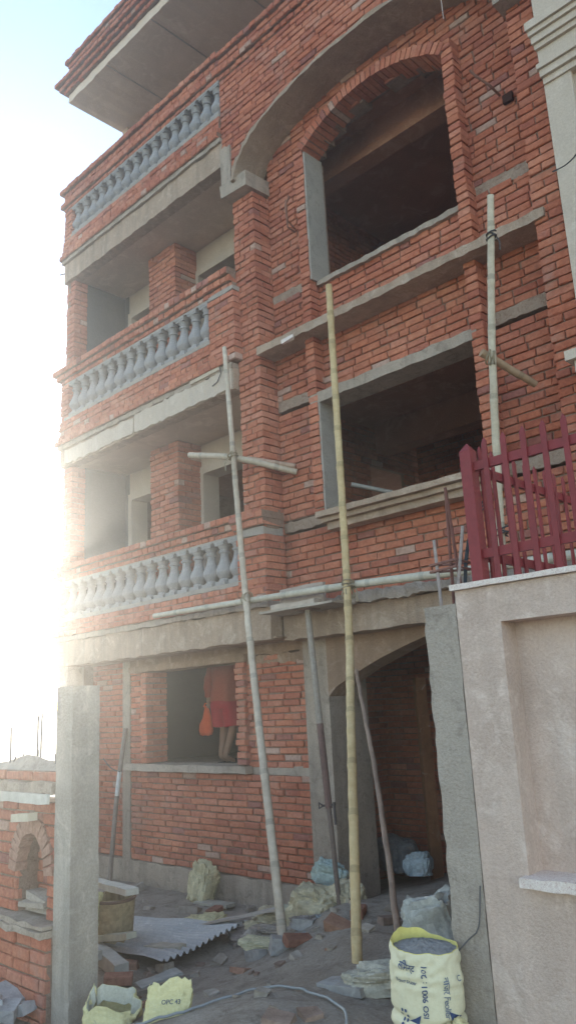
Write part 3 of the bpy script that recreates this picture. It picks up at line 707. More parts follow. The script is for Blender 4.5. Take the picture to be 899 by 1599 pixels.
bamboo('bamboo_pole', [(-7.22, 5.82, 3.03), (-6.38, 5.79, 2.77), (-5.86, 6.24, 2.555)], .036, .036, 'short bamboo putlog lashed to the leaning pole and stuck in the brick wall', 'bamboo pole', (.45, .36, .27), .5)
bamboo('bamboo_pole', [(-6.25, 5.86, 2.74), (-5.86, 6.22, 2.62)], .030, .030, 'stub of bamboo lying against the wall above the short putlog', 'bamboo pole', (.45, .30, .22), .5)
bamboo('bamboo_pole', [(-3.08, 5.60, 2.80), (-2.86, 6.05, 2.56)], .034, .030, 'brown bamboo stub lashed to the upright pole beside the right pilaster', 'bamboo pole', (.36, .23, .14), .5)
bamboo('bamboo_pole', [(-5.40, 6.62, 2.37), (-5.10, 6.95, 2.26)], .025, .025, 'grey bamboo end lying inside the square first floor window', 'bamboo pole', (.40, .36, .33), .5)
# thin debarked pole leaning by the door
mb = MB(); path = smooth_path([(-4.03, 5.12, -1.70), (-4.52, 5.62, -.75), (-5.13, 6.16, .33)], 24)
mb.tube([p + Vector((U(-.006, .006), 0, 0)) for p in path], [.027 - .008 * i / 24 for i in range(len(path))], 0, lambda i: jit((.30, .20, .15), .15), 8)
o = mb.build('wooden_pole', 'bamboo', smooth=60); origin_to(o, (-4.03, 5.12, -1.7)); tag(o, 'thin brown wooden pole leaning diagonally across the doorway', 'pole')
# steel prop
pp = MB(); A, B = Vector((-5.02, 5.60, -1.80)), Vector((-5.40, 5.80, .94)); mid = A.lerp(B, .34)
pp.tube([A, mid], .022, 0, (.17, .12, .10), 10); pp.tube([mid - (B - A) * .01, A.lerp(B, .60), A.lerp(B, .75), B], [.032, .032, .030, .030], 0, lambda i: (.17, .095, .08) if i < 1 else (.33, .27, .22), 10)
prop = pp.build('steel_prop', 'rust', smooth=50); origin_to(prop, A); tag(prop, 'rusty adjustable steel prop standing between the brick wall and the doorway', 'prop')
mb = MB(); mb.tube([mid + Vector((-.08, 0, -.01)), mid + Vector((.08, 0, .01))], .010, 0, (.08, .06, .06), 6); mb.tube([mid + Vector((.075, -.01, .03)), mid + Vector((.08, -.01, -.16))], .012, 0, (.08, .06, .06), 6); mb.tube([mid + Vector((-.05, -.03, 0)), mid + Vector((-.09, -.03, .02)), mid + Vector((-.09, -.03, -.03)), mid + Vector((-.05, -.03, -.01))], .008, 0, (.08, .06, .06), 6)
o = mb.build('pin_handle', 'rust', prop); o.location = -Vector(prop.location)
mb = MB(); mb.box(-5.50, -5.30, 5.72, 5.88, .935, .945, 0, (.2, .12, .1)); o = mb.build('head_plate', 'rust', prop); o.location = -Vector(prop.location)
# boards on the prop
mb = MB(); mb.rough(-5.95, -4.95, 5.66, 6.0, .948, .972, 0, (.40, .33, .27), j=.004); o = mb.build('formwork_board', 'wood'); origin_to(o, (-5.4, 5.8, .95)); tag(o, 'wide thin formwork board lying on the head of the steel prop', 'board')
mb = MB(); mb.rough(-5.80, -5.20, 5.68, 5.78, .974, 1.02, 0, (.47, .38, .31), j=.006); o = mb.build('plank', 'wood'); origin_to(o, (-5.5, 5.7, .98)); tag(o, 'short pale plank on the formwork board under the horizontal bamboo', 'plank')
mb = MB(); mb.rough(-5.78, -5.18, 5.80, 5.84, .975, 1.19, 0, (.42, .33, .28), j=.006); o = mb.build('plank', 'wood'); origin_to(o, (-5.5, 5.8, .98)); tag(o, 'upright board end standing behind the horizontal bamboo on the formwork board', 'board')
# string hanging
mb = MB(); mb.tube([(-6.12, 5.66, 1.10), (-6.11, 5.67, .8), (-6.10, 5.66, .45)], .006, 0, (.42, .36, .28), 5); o = mb.build('rope', 'cloth'); origin_to(o, (-6.1, 5.66, 1.1)); tag(o, 'loose rope end hanging straight down from the leaning pole lashing', 'rope')
# stick leaning at the far left
mb = MB(); mb.tube(smooth_path([(-9.42, 6.15, -2.08), (-9.36, 6.22, -1.0), (-9.28, 6.30, -.15)], 14), .030, 0, lambda i: (.62, .60, .56) if 7 < i < 10 else jit((.24, .19, .16), .1), 8)
o = mb.build('wooden_pole', 'bamboo', smooth=50); origin_to(o, (-9.42, 6.15, -2.05)); tag(o, 'dark stick with a white patch leaning by the grey column at the far left', 'stick')
mb = MB(); mb.tube(smooth_path([(-9.9, 6.36, -.55), (-9.6, 6.28, -.66), (-9.3, 6.22, -.70)], 10), .008, 0, (.10, .09, .09), 6); o = mb.build('iron_bar', 'rust'); tag(o, 'thin curved iron bar sticking out of the brickwork behind the tall left post', 'iron bar')
# thin wires
mb = MB(); mb.tube(smooth_path([(-2.335, 5.855, 4.26), (-2.27, 5.6, 4.08), (-1.69, 4.6, 3.39), (-.9, 3.4, 2.9)], 24), .005, 0, (.06, .06, .06), 5); o = mb.build('wire', 'attr'); tag(o, 'thin dark wire crossing in front of the grey neighbouring pillar', 'wire')
mb = MB(); mb.tube([(-3.23, 5.85, 8.0), (-3.21, 5.85, 6.45)], .004, 0, (.5, .42, .38), 5); o = mb.build('plumb_line', 'attr'); tag(o, 'thin pale string hanging in front of the wall right of the arched window', 'string')

# ------------------------------------------------------------------ person on the raised floor, seen from behind
def person():
    o = MB(); base = Vector((-8.15, 7.08, -.66))
    P = empty('person', base); tag(P, 'person in a rust red shirt and red shorts carrying an orange bag inside the window', 'person')
    SK = (.26, .13, .08)
    # body as a skin surface
    J = {'pel': (0, 0, .84), 'spi': (0, .01, 1.02), 'che': (.0, .03, 1.22), 'nec': (0, .05, 1.40), 'hd0': (0, .07, 1.48), 'hd1': (0, .08, 1.58),
         'hL': (-.09, 0, .82), 'kL': (-.10, .07, .46), 'aL': (-.09, -.01, .09), 'tL': (-.10, .15, .03),
         'hR': (.09, 0, .82), 'kR': (.11, .02, .46), 'aR': (.03, -.06, .10), 'tR': (.05, .10, .03),
         'sL': (-.17, .04, 1.34), 'eL': (-.27, -.01, 1.06), 'wL': (-.33, .03, .84), 'pL': (-.335, .04, .77),
         'sR': (.17, .04, 1.34), 'eR': (.27, .02, 1.08), 'wR': (.26, .20, .90), 'pR': (.26, .25, .86)}
    R = {'pel': .13, 'spi': .115, 'che': .125, 'nec': .052, 'hd0': .075, 'hd1': .085, 'hL': .082, 'kL': .055, 'aL': .036, 'tL': .03, 'hR': .082, 'kR': .055, 'aR': .036, 'tR': .03,
         'sL': .055, 'eL': .040, 'wL': .027, 'pL': .034, 'sR': .055, 'eR': .040, 'wR': .027, 'pR': .034}
    E_ = [('pel', 'spi'), ('spi', 'che'), ('che', 'nec'), ('nec', 'hd0'), ('hd0', 'hd1'), ('pel', 'hL'), ('hL', 'kL'), ('kL', 'aL'), ('aL', 'tL'), ('pel', 'hR'), ('hR', 'kR'), ('kR', 'aR'), ('aR', 'tR'),
          ('che', 'sL'), ('sL', 'eL'), ('eL', 'wL'), ('wL', 'pL'), ('che', 'sR'), ('sR', 'eR'), ('eR', 'wR'), ('wR', 'pR')]
    for s, pk in (('L', 'pL'), ('R', 'pR')):
        p0 = Vector(J[pk])
        for k in range(5):
            off = (k - 2) * .017
            if k == 4:      # thumb leaves the side of the palm
                q1, q2 = p0 + Vector((.02, .03, .0)), p0 + Vector((.025, .035, -.035)); src = 'w' + s
            else:
                q1, q2 = p0 + Vector((0, off, -.045)), p0 + Vector((.025, off, -.060 + abs(off) * .3)); src = pk
            J[f'f{s}{k}a'] = q1; J[f'f{s}{k}b'] = q2; R[f'f{s}{k}a'] = .0095; R[f'f{s}{k}b'] = .0085
            E_ += [(src, f'f{s}{k}a'), (f'f{s}{k}a', f'f{s}{k}b')]
    K = list(J); me = bpy.data.meshes.new('body'); me.from_pydata([tuple(J[k]) for k in K], [(K.index(a), K.index(b)) for a, b in E_], [])
    ob = bpy.data.objects.new('body', me); COL.objects.link(ob)
    sk = ob.modifiers.new('skin', 'SKIN'); sk.use_smooth_shade = True
    for i, k in enumerate(K): me.skin_vertices[0].data[i].radius = (R[k], R[k] * (.8 if k in ('pel', 'spi', 'che') else 1)); me.skin_vertices[0].data[i].use_root = (k == 'pel')
    ob.modifiers.new('sub', 'SUBSURF').levels = 1; ob.modifiers['sub'].render_levels = 2
    bpy.context.view_layer.update()
    dg = bpy.context.evaluated_depsgraph_get(); m2 = bpy.data.meshes.new_from_object(ob.evaluated_get(dg)); bpy.data.objects.remove(ob)
    m2.name = 'body'; at = m2.attributes.new('bcol', 'FLOAT_COLOR', 'FACE'); at.data.foreach_set('color', [*SK, 1.0] * len(m2.polygons)); m2.materials.clear(); m2.materials.append(M['skin'])
    ob = bpy.data.objects.new('body', m2); COL.objects.link(ob); ob.parent = P
    def ell_ring(c, rx, ry, wob, ph, k=28): return [(c[0] + rx * math.cos(2 * math.pi * a / k) * (1 + wob * math.sin(5 * 2 * math.pi * a / k + ph)), c[1] + ry * math.sin(2 * math.pi * a / k) * (1 + wob * math.sin(7 * 2 * math.pi * a / k + ph)), c[2] + .008 * math.sin(3 * 2 * math.pi * a / k + ph)) for a in range(k)]
    sh = MB(); C1 = (.30, .055, .03)
    rings = [ell_ring(c, rx, ry, w, i * .35) for i, (c, rx, ry, w) in enumerate([((0, 0, .79), .205, .165, .05), ((0, .0, .86), .195, .16, .045), ((0, .01, .96), .180, .150, .04), ((0, .02, 1.06), .185, .148, .035), ((0, .025, 1.16), .200, .150, .03), ((0, .03, 1.26), .215, .145, .02), ((0, .035, 1.34), .205, .125, .01), ((0, .045, 1.395), .13, .095, 0), ((0, .05, 1.42), .075, .075, 0)])]
    sh.loft(rings, 0, C1, False)
    for pts in ([(-.15, .04, 1.34), (-.21, .02, 1.24), (-.27, -.01, 1.07), (-.30, .0, .97), (-.325, .03, .87)], [(.15, .04, 1.34), (.21, .03, 1.24), (.27, .02, 1.09), (.28, .08, 1.02), (.265, .19, .92)]):
        sh.tube(smooth_path(pts, 14), [.085 - .0028 * i + .005 * math.sin(i * 1.9) for i in range(16)][:len(smooth_path(pts, 14))], 0, C1, 14)
    o = sh.build('shirt', 'cloth', P, 80)
    so = MB(); C2 = (.34, .006, .018)
    so.loft([ell_ring(c, rx, ry, w, i) for i, (c, rx, ry, w) in enumerate([((0, 0, .90), .165, .135, .01), ((0, 0, .82), .185, .15, .015), ((0, 0, .74), .195, .155, .02), ((0, 0, .70), .19, .15, .02)])], 0, C2, True)
    for sx in (-1, 1):
        so.loft([ell_ring((sx * x, y, z), rx, ry, .03, i + sx) for i, (x, y, z, rx, ry) in enumerate([(.085, .0, .78, .11, .14), (.095, .02, .68, .112, .14), (.10, .03, .58, .115, .135), (.103, .04, .47, .118, .13)])], 0, C2, False)
    o = so.build('shorts', 'cloth', P, 80)
    ha = MB(); ha.loft([ell_ring((0, .065, z), r, r * 1.1, .02, i, 16) for i, (z, r) in enumerate([(1.49, .075), (1.54, .092), (1.60, .095), (1.65, .075), (1.68, .03)])], 0, (.02, .017, .015), True); ha.build('hair', 'cloth', P, 80)
    for (x, y, rz) in ((-.095, .06, .1), (.045, .02, -.25)):
        sl = MB(); ring = [(math.cos(2 * math.pi * a / 14) * .048, math.sin(2 * math.pi * a / 14) * .13, 0) for a in range(14)]
        sl.loft([[(p[0], p[1], .0) for p in ring], [(p[0], p[1], .022) for p in ring]], 0, (.03, .028, .03)); sl.tube([(-.045, .05, .02), (-.02, .06, .06), (.02, .06, .06), (.045, .05, .02)], .012, 0, (.03, .028, .03), 6)
        q = sl.build('sandal', 'cloth', P, 50); q.location = (x, y, 0.002); q.rotation_euler = (0, 0, rz)
    # orange bag hanging from the left hand
    bg = MB(); pr_ = []
    for i, (z, rx, ry) in enumerate([(.36, .06, .03), (.37, .105, .055), (.42, .125, .07), (.50, .115, .06), (.58, .085, .045), (.66, .055, .03), (.71, .04, .022), (.74, .03, .018)]):
        pr_.append(ell_ring((-.345 - .02 * (i < 4), .05, z), rx, ry, .07, i * 1.3, 20))
    bg.loft(pr_, 0, (.62, .075, .012), True); bg.tube([(-.345, .0, .73), (-.335, .02, .78), (-.32, .05, .765), (-.335, .09, .78), (-.345, .1, .73)], .010, 0, (.72, .10, .015), 6)
    bg = bg.build('bag', 'cloth', None, 80); bg.location = base + Vector((-.075, -.02, 0)); tag(bg, 'bright orange plastic bag held in the hand of the person', 'bag')
    P.rotation_euler = (0, 0, 0.02); P.scale = (1.12, 1.05, 1.0)
person()

# ------------------------------------------------------------------ sacks
def crumple(name, size, loc, rot, label, cat, col, seed, amp=.22, flat=.0, group=None, dark=.7, build=True, k=64):
    mb = MB(); ns, nr = k, k // 2; v = []
    for j in range(nr + 1):
        ph = math.pi * j / nr
        for i in range(ns):
            th = 2 * math.pi * i / ns
            d = Vector((math.cos(th) * math.sin(ph), math.sin(th) * math.sin(ph), math.cos(ph)))
            e = Vector([math.copysign(abs(q) ** .62, q) for q in d])         # boxier than a ball
            n1 = noise.noise(d * 1.6 + Vector((seed, 0, 0))); n2 = 1 - abs(noise.noise(d * 3.1 + Vector((0, seed, 3)))) * 2; n3 = (1 - abs(noise.noise(d * 6.5 + Vector((seed, seed, 0)))) * 2) ** 3 + .5 * (1 - abs(noise.noise(d * 13 + Vector((0, seed, 5)))) * 2) ** 3
            f = 1 + amp * (n1 * 1.1 + n2 * .6 + n3 * .18 - .50)
            p = Vector((e.x * size[0] * f, e.y * size[1] * f, e.z * size[2] * f))
            if p.z < -size[2] * .55: p.z = -size[2] * .55
            v.append(p)
    fs = [(j * ns + i, j * ns + (i + 1) % ns, (j + 1) * ns + (i + 1) % ns, (j + 1) * ns + i) for j in range(nr) for i in range(ns)]
    o0 = len(mb.v); mb.v += [tuple(p) for p in v]
    for q in fs:
        z = sum(v[i].z for i in q) / 4; g = noise.noise(v[q[0]] * 9 + Vector((seed, 1, 1)))
        mb.f.append(list(q)[::-1]); mb.m.append(0); pd = v[q[0]].normalized(); rg = (1 - abs(noise.noise(pd * 6.5 + Vector((seed, seed, 0)))) * 2) ** 3; r2 = (1 - abs(noise.noise(pd * 3.1 + Vector((0, seed, 3)))) * 2); mb.c.append(tuple(c * max(.35, .72 + .15 * g + .28 * rg + .12 * r2) for c in col))  # fold shading put into the colour: hollows darker, crests lighter
    o = mb.build(name, 'sack', None, 42)
    o.location = (loc[0], loc[1], loc[2] + size[2] * .5); o.rotation_euler = rot; tag(o, label, cat, group); return o
def G(x, y): return h(x, y)
YEL = (.64, .54, .30); PALE = (.58, .49, .34); GRS = (.40, .38, .35)
def text_mesh(body, size, spacing=1.0):
    cu = bpy.data.curves.new('t', 'FONT'); cu.body = body; cu.size = size; cu.space_character = spacing; cu.resolution_u = 3; cu.align_x = 'CENTER'; cu.align_y = 'CENTER'; cu.offset = size * .012
    ob = bpy.data.objects.new('t', cu); COL.objects.link(ob); bpy.context.view_layer.update()
    me = bpy.data.meshes.new_from_object(ob.evaluated_get(bpy.context.evaluated_depsgraph_get())); bpy.data.objects.remove(ob)
    import bmesh
    bm = bmesh.new(); bm.from_mesh(me); bpy.data.meshes.remove(me)
    bmesh.ops.triangulate(bm, faces=bm.faces); bmesh.ops.subdivide_edges(bm, edges=[e for e in bm.edges if e.calc_length() > size * .35], cuts=2); bmesh.ops.triangulate(bm, faces=bm.faces)
    vs = [v.co.copy() for v in bm.verts]; fs = [[v.index for v in f.verts] for f in bm.faces]; bm.free(); return vs, fs

# the open cement sack full of sand
def open_sack():
    x0, y0 = -2.815, 3.775; zb = -1.715; H = .465; seed = 4.2
    K, NR = 72, 40; mb = MB(); rings = []
    for j in range(NR + 1):
        t = j / NR; z = H * t; ring = []
        for i in range(K):
            th = 2 * math.pi * i / K; c, s = math.cos(th), math.sin(th)
            rx = .176 + .020 * math.sin(math.pi * t) + .010 * t; ry = .150 + .018 * math.sin(math.pi * t)
            if t < .10: rx *= .86 + 1.4 * t; ry *= .86 + 1.4 * t
            d = Vector((c, s, 0)); w = .010 * noise.noise(Vector((c * 2, s * 2, z * 6 + seed)))
            cre = .006 * math.sin(z * 95 + 2.2 * noise.noise(Vector((c * 3, s * 3, z * 8))) * 3) * S((t - .45) / .3) * (1 - .4 * S((t - .95) / .05))
            fold = -.018 * max(0, 1 - abs(t - .33 - .03 * math.sin(th * 2)) / .05) + .012 * max(0, 1 - abs(t - .26 - .02 * math.sin(th * 3)) / .07)
            zz = z + (t ** 4) * (.016 * noise.noise(Vector((c * 2, s * 2, 1))) + .004 * c) + .045 * t ** 8 * max(0, -.95 * c + .3 * s) ** 1.5
            ring.append((c * (rx + w + cre + fold), s * (ry + w + cre + fold), zz))
        rings.append(ring)
    # rolled rim: over the lip and down inside
    top = rings[-1]
    rings.append([(p[0] * .985, p[1] * .985, p[2] + .003) for p in top]); rings.append([(p[0] * .965, p[1] * .965, p[2] - .002) for p in top]); rings.append([(p[0] * .95, p[1] * .95, p[2] - .10) for p in top])
    mb.loft(rings, 0, lambda i: (.72, .64, .44) if i < NR else (.66, .55, .17), False)
    sk = mb.build('cement_sack', 'bag', None, 80); sk.location = (x0, y0, zb); sk.rotation_euler = (.02, .03, 0)
    tag(sk, 'open yellow cement sack full of grey sand in front of the right concrete post', 'sack')
    bvh = BVHTree.FromPolygons([v.co.copy() for v in sk.data.vertices], [list(p.vertices) for p in sk.data.polygons])
    fill = MB(); fr = []
    for q in range(7):
        s = .972 * (1 - q / 6.02); fr.append([(p[0] * s + U(-.003, .003), p[1] * s + U(-.003, .003), H - .010 + .045 * (1 - s) + .006 * p[0] / .18 * s + U(-.004, .004)) for p in top])
    fill.loft(fr, 0, GREYC, True); fill.build('sand_filling', 'sand', sk, 60)
    cam_ang = math.atan2(-y0, -x0)
    INK = (.05, .075, .17)
    def stamp(body, size, ang, z, vert=True, col=INK, flip=1, spacing=1.0, sx=1.0):
        vs, fs = text_mesh(body, size, spacing); pts = []
        for p in vs:
            a, b = p.x * sx, p.y
            if vert: u, w = -b * flip, a * flip
            else: u, w = a, b
            th = ang + u / .19; d = Vector((math.cos(th), math.sin(th), 0)); org = d * .6 + Vector((0, 0, z + w))
            hit = bvh.ray_cast(org, -d, .6)
            r = (hit[0] + hit[1] * .006) if hit[0] is not None and hit[1].dot(d) > 0 else (hit[0] + d * .0035 if hit[0] is not None else d * .2 + Vector((0, 0, z + w)))
            pts.append(r)
        pm_ = MB(); pm_.poly(pts, fs, 0, col); pm_.build('printed_lettering', 'print', sk)
    ca = cam_ang
    stamp('ISO 9001 : 201', .041, ca - .06, .300, True, INK, 1, .98)
    stamp('\u0938\u093f\u092e\u0947\u0928\u094d\u091f', .046, ca - .66, .400, False, INK)
    stamp('Power Dubar', .028, ca - .66, .335, False, (.16, .17, .20), 1, .9)
    stamp('\u0928\u093e\u091c\u0930 Feolier', .042, ca + .52, .270, True, (.20, .22, .26), -1, .9)
    stamp('C', .04, ca + .93, .345, False, (.2, .22, .26))
    for (a, z, s) in ((-.42, .165, 1), (.74, .185, -1)):
        vs = [Vector((-.045, -.012, 0)), Vector((.02, -.022, 0)), Vector((.038, .026, 0)), Vector((0, .006, 0))]
        pts = []
        for p in vs:
            th = ca + a + s * p.x / .19; d = Vector((math.cos(th), math.sin(th), 0)); hit = bvh.ray_cast(d * .6 + Vector((0, 0, z + p.y)), -d, .6)
            pts.append(hit[0] + d * .005)
        pm_ = MB(); pm_.poly(pts, [(0, 1, 3), (1, 2, 3)] if s > 0 else [(0, 3, 1), (1, 3, 2)], 0, INK); pm_.build('printed_mark', 'print', sk)
    # ring of small round marks with a flower stalk below (printed emblem)
    pm_ = MB()
    def mark(a, z, r, k=12):
        pts = []
        for i in range(k):
            th = ca + a + r * math.cos(2 * math.pi * i / k) / .19; d = Vector((math.cos(th), math.sin(th), 0)); hit = bvh.ray_cast(d * .6 + Vector((0, 0, z + r * math.sin(2 * math.pi * i / k))), -d, .6); pts.append(hit[0] + d * .004)
        pm_.poly(pts, [list(range(k))], 0, INK)
    for q in range(6): mark(-.80 + .14 * math.cos(q * math.pi / 3), .175 + .026 * math.sin(q * math.pi / 3), .008)
    for q in range(5): mark(-.86 + .10 * math.sin(q * 1.3), .13 - q * .018, .011 - .001 * q)
    pm_.build('printed_emblem', 'print', sk)
    return sk
open_sack()
mb = None
crumple('cement_sack', (.06, .04, .10), (-2.60, 3.70, -1.70), (0, .2, .5), 'flattened yellow sack squeezed between the full cement sack and the post foot', 'sack', YEL, 31, .25)
crumple('sack', (.21, .15, .26), (-3.08, 4.32, -1.52), (.1, -.3, .3), 'dusty grey sack slumped behind the full cement sack against the post', 'sack', (.42, .40, .36), 12, .22)
crumple('sack', (.19, .11, .09), (-3.40, 4.10, -1.66), (.1, -.1, .5), 'limp pale sack with red brick pieces lying left of the full cement sack', 'sack', (.46, .41, .33), 13, .3)
crumple('sack', (.17, .13, .27), (-7.62, 6.20, -2.06), (-.2, .12, -.1), 'upright pale yellow sack leaning on the plinth below the ground floor window', 'sack', (.60, .51, .31), 21, .26)
crumple('sack', (.20, .15, .08), (-6.72, 5.50, -2.07), (.05, 0, .4), 'small flat yellow sack lying behind the corrugated sheet', 'sack', (.62, .53, .30), 22, .3)
crumple('sack', (.27, .2, .13), (-5.72, 5.55, -2.0), (0, .12, .6), 'heap sack pale olive, lying left of the leaning bamboo foot', 'sack', PALE, 23, .3)
crumple('sack', (.24, .2, .20), (-5.32, 5.62, -1.86), (.1, 0, .2), 'stuffed olive sack in the middle of the heap right of the leaning pole', 'sack', (.56, .47, .31), 24, .24)
crumple('sack', (.16, .16, .19), (-5.10, 5.78, -1.80), (.1, .1, -.3), 'stuffed pale sack at the foot of the steel prop', 'sack', (.58, .49, .34), 25, .24)
crumple('sack', (.24, .12, .05), (-5.27, 5.02, -1.93), (0, .08, .5), 'flat pale olive sack under the foot of the leaning bamboo pole', 'sack', (.58, .51, .33), 26, .35)
crumple('sack', (.2, .16, .07), (-5.88, 5.30, -2.04), (0, .1, -.4), 'dirty brown flattened sack at the left edge of the heap', 'sack', (.27, .21, .18), 27, .35)
crumple('plastic_bag', (.15, .10, .13), (-5.50, 6.02, -1.62), (.2, .3, .3), 'pale teal plastic bag on top of the heap against the brick wall', 'bag', (.46, .54, .50), 28, .3)
crumple('sack', (.14, .12, .13), (-5.22, 7.05, -1.68), (0, 0, .4), 'pale blue grey sack on the floor just inside the doorway by the timber', 'sack', (.42, .47, .49), 29, .25)
crumple('sack', (.26, .2, .22), (-6.15, 7.9, -1.85), (0, 0, -.4), 'grey full sack deeper inside the dark doorway', 'sack', (.30, .30, .31), 30, .22)

for i, (x, y, z, sx, sy, sz, rz, c, lab) in enumerate((
    (-5.55, 5.25, -1.93, .2, .13, .06, .9, (.40, .33, .28), 'crumpled brownish sheet at the front of the heap left of the leaning pole'),
    (-5.62, 5.72, -1.86, .22, .12, .08, .2, (.52, .49, .36), 'limp pale sack draped over the top left of the heap'),
    (-5.20, 5.38, -1.84, .13, .16, .07, 1.6, (.36, .30, .27), 'dark dusty rag between the stuffed sacks and the leaning pole'),
    (-5.88, 5.55, -2.02, .18, .10, .05, -.5, (.34, .27, .23), 'flattened dirt coloured sack at the back left of the heap'),
    (-4.98, 5.42, -1.80, .11, .09, .06, .3, (.33, .35, .36), 'small grey cloth scrap at the right end of the heap'),
    (-5.02, 5.15, -1.86, .09, .07, .05, .8, (.36, .37, .37), 'small crumpled grey bag beside the leaning pole foot'))):
    crumple('sack', (sx, sy, sz), (x, y, z), (.15 * math.sin(i * 2), .15 * math.cos(i * 3), rz), lab, 'sack', c, 50 + i, .42)

def torn_sack(size, loc, rz, tilt, label, seed, txt=None):
    """an empty cut-open cement sack standing like a crumpled paper bag"""
    mb = MB(); K, NR = 36, 14; w, d, H = size; rings = []
    for j in range(NR + 1):
        t = j / NR; ring = []
        for i in range(K):
            th = 2 * math.pi * i / K; c, s = math.cos(th), math.sin(th)
            e = (math.copysign(abs(c) ** .5, c), math.copysign(abs(s) ** .5, s))
            f = 1 + .24 * noise.noise(Vector((c * 1.5, s * 1.5, t * 2 + seed))) + .13 * (1 - 2 * abs(noise.noise(Vector((c * 4, s * 4, t * 4 + seed)))))
            z = H * t + t * .16 * H * noise.noise(Vector((c * 2.5 + seed, s * 2.5, 0))) * 2.2 + t * .18 * H * (c * math.cos(seed) + s * math.sin(seed))
            ring.append((e[0] * w * f * (1 - .1 * t), e[1] * d * f * (1 - .25 * t), z))
        rings.append(ring)
    top = rings[-1]
    rings.append([(p[0] * .97, p[1] * .95, p[2]) for p in top]); rings.append([(p[0] * .85, p[1] * .7, p[2] - .45 * H) for p in top])
    mb.loft(rings, 0, lambda i: jit((.70, .60, .31), .05) if i < NR + 1 else (.50, .46, .36), False)
    o = mb.build('cement_sack', 'sack', None, 70); o.location = loc; o.rotation_euler = (tilt, 0, rz); tag(o, label, 'sack')
    if txt:
        bvh = BVHTree.FromPolygons([v.co.copy() for v in o.data.vertices], [list(p.vertices) for p in o.data.polygons]); pm_ = MB()
        for body, sz, u0, z0 in txt:
            vs, fs = text_mesh(body, sz); pts = []
            for p in vs:
                hit = bvh.ray_cast(Vector((u0 + p.x, -1, z0 + p.y)), Vector((0, 1, 0)), 2); pts.append(hit[0] + Vector((0, -.005, 0)) if hit[0] is not None else Vector((u0 + p.x, -d, z0 + p.y)))
            pm_ = MB(); pm_.poly(pts, fs, 0, (.14, .15, .17)); pm_.build('printed_lettering', 'print', o)
    return o
torn_sack((.18, .12, .20), (-5.02, 3.30, h0(-5.02, 3.30) - .03), .62, .05, 'empty torn yellow cement sack with grey inside at the foot of the tall left post', 2.1, [('OPC', .07, .0, .06)])
torn_sack((.14, .035, .22), (-4.42, 3.30, h0(-4.42, 3.30) - .03), .75, -.5, 'flat yellow cement sack propped up right of the torn one', 5.5, [('OPC 43', .036, .02, .12)])

# ------------------------------------------------------------------ basket, timbers, tin sheet
def basket():
    mb = MB(); K, NR = 40, 18; rings = []
    for j in range(NR + 1):
        t = j / NR; ring = []
        for i in range(K):
            th = 2 * math.pi * i / K; r = (.155 + .035 * t) + .006 * (1 if (i + j) % 2 else -1)
            ring.append((r * math.cos(th), r * math.sin(th), .48 * t))
        rings.append(ring)
    top = rings[-1]; rings.append([(p[0] * .93, p[1] * .93, p[2] + .01) for p in top]); rings.append([(p[0] * .88, p[1] * .88, .3) for p in top]); rings.append([(p[0] * .1, p[1] * .1, .3) for p in top])
    mb.loft(rings, 0, lambda i: jit((.40, .30, .17), .14)); o = mb.build('wicker_basket', 'bamboo', None, 30); o.location = (-6.82, 4.50, -2.08); o.rotation_euler = (.03, .05, 0)
    tag(o, 'woven straw coloured basket standing behind the tall left post', 'basket')
    r = MB(); r.tube([(.192 * math.cos(2 * math.pi * i / 40), .192 * math.sin(2 * math.pi * i / 40), .475) for i in range(41)], .014, 0, (.17, .10, .07), 6); r.build('rim', 'bamboo', o, 60)
basket()
crumple('cement_sack', (.075, .05, .20), (-6.82, 4.27, -1.80), (0, .22, .5), 'folded yellow sack draped over the front of the woven basket', 'sack', (.62, .57, .30), 41, .2)
def timber(a, b, w, t, label, col, roll=0, cat='timber', name='timber'):
    a, b = Vector(a), Vector(b); ax = (b - a) / 2; up = Vector((0, 0, 1)); sd = ax.cross(up).normalized(); up = sd.cross(ax).normalized()
    mb = MB(); n = 8; rings = []
    for i in range(n + 1):
        p = a + (b - a) * i / n; j = .004
        rings.append([p - sd * w / 2 - up * t / 2 + Vector((U(-j, j), U(-j, j), U(-j, j))), p + sd * w / 2 - up * t / 2 + Vector((U(-j, j), U(-j, j), U(-j, j))), p + sd * w / 2 + up * t / 2 + Vector((U(-j, j), U(-j, j), U(-j, j))), p - sd * w / 2 + up * t / 2 + Vector((U(-j, j), U(-j, j), U(-j, j)))])
    mb.loft(rings, 0, lambda i: jit(col, .05)); o = mb.build(name, 'wood'); origin_to(o, a); tag(o, label, cat); return o
timber((-7.5, 4.70, -1.58), (-6.38, 4.40, -1.50), .12, .055, 'pale square timber lying across the top of the woven basket', (.56, .52, .44))
timber((-7.2, 4.35, -2.0), (-6.22, 4.28, -1.80), .10, .05, 'thin pale board resting in front of the woven basket', (.50, .46, .34), cat='board', name='plank')
timber((-6.9, 4.30, -1.98), (-6.05, 4.07, -1.99), .12, .10, 'thick grey timber beam end on the ground below the woven basket', (.50, .46, .40))
timber((-6.75, 4.12, -1.92), (-6.38, 4.05, -1.93), .09, .08, 'short grey timber block stacked behind the tall left post', (.42, .40, .36))
timber((-6.35, 4.55, -1.96), (-5.98, 4.62, -1.93), .13, .03, 'short broken pale board lying on the corrugated sheet', (.48, .42, .34), cat='board', name='plank')
timber((-6.55, 5.28, -1.97), (-5.55, 5.38, -1.72), .11, .02, 'dusty pinkish board poking out of the heap of sacks', (.42, .35, .31), cat='board', name='plank')
timber((-5.33, 7.5, -1.85), (-5.36, 7.52, .26), .12, .08, 'brown upright timber post inside the doorway', (.22, .10, .05), cat='timber')
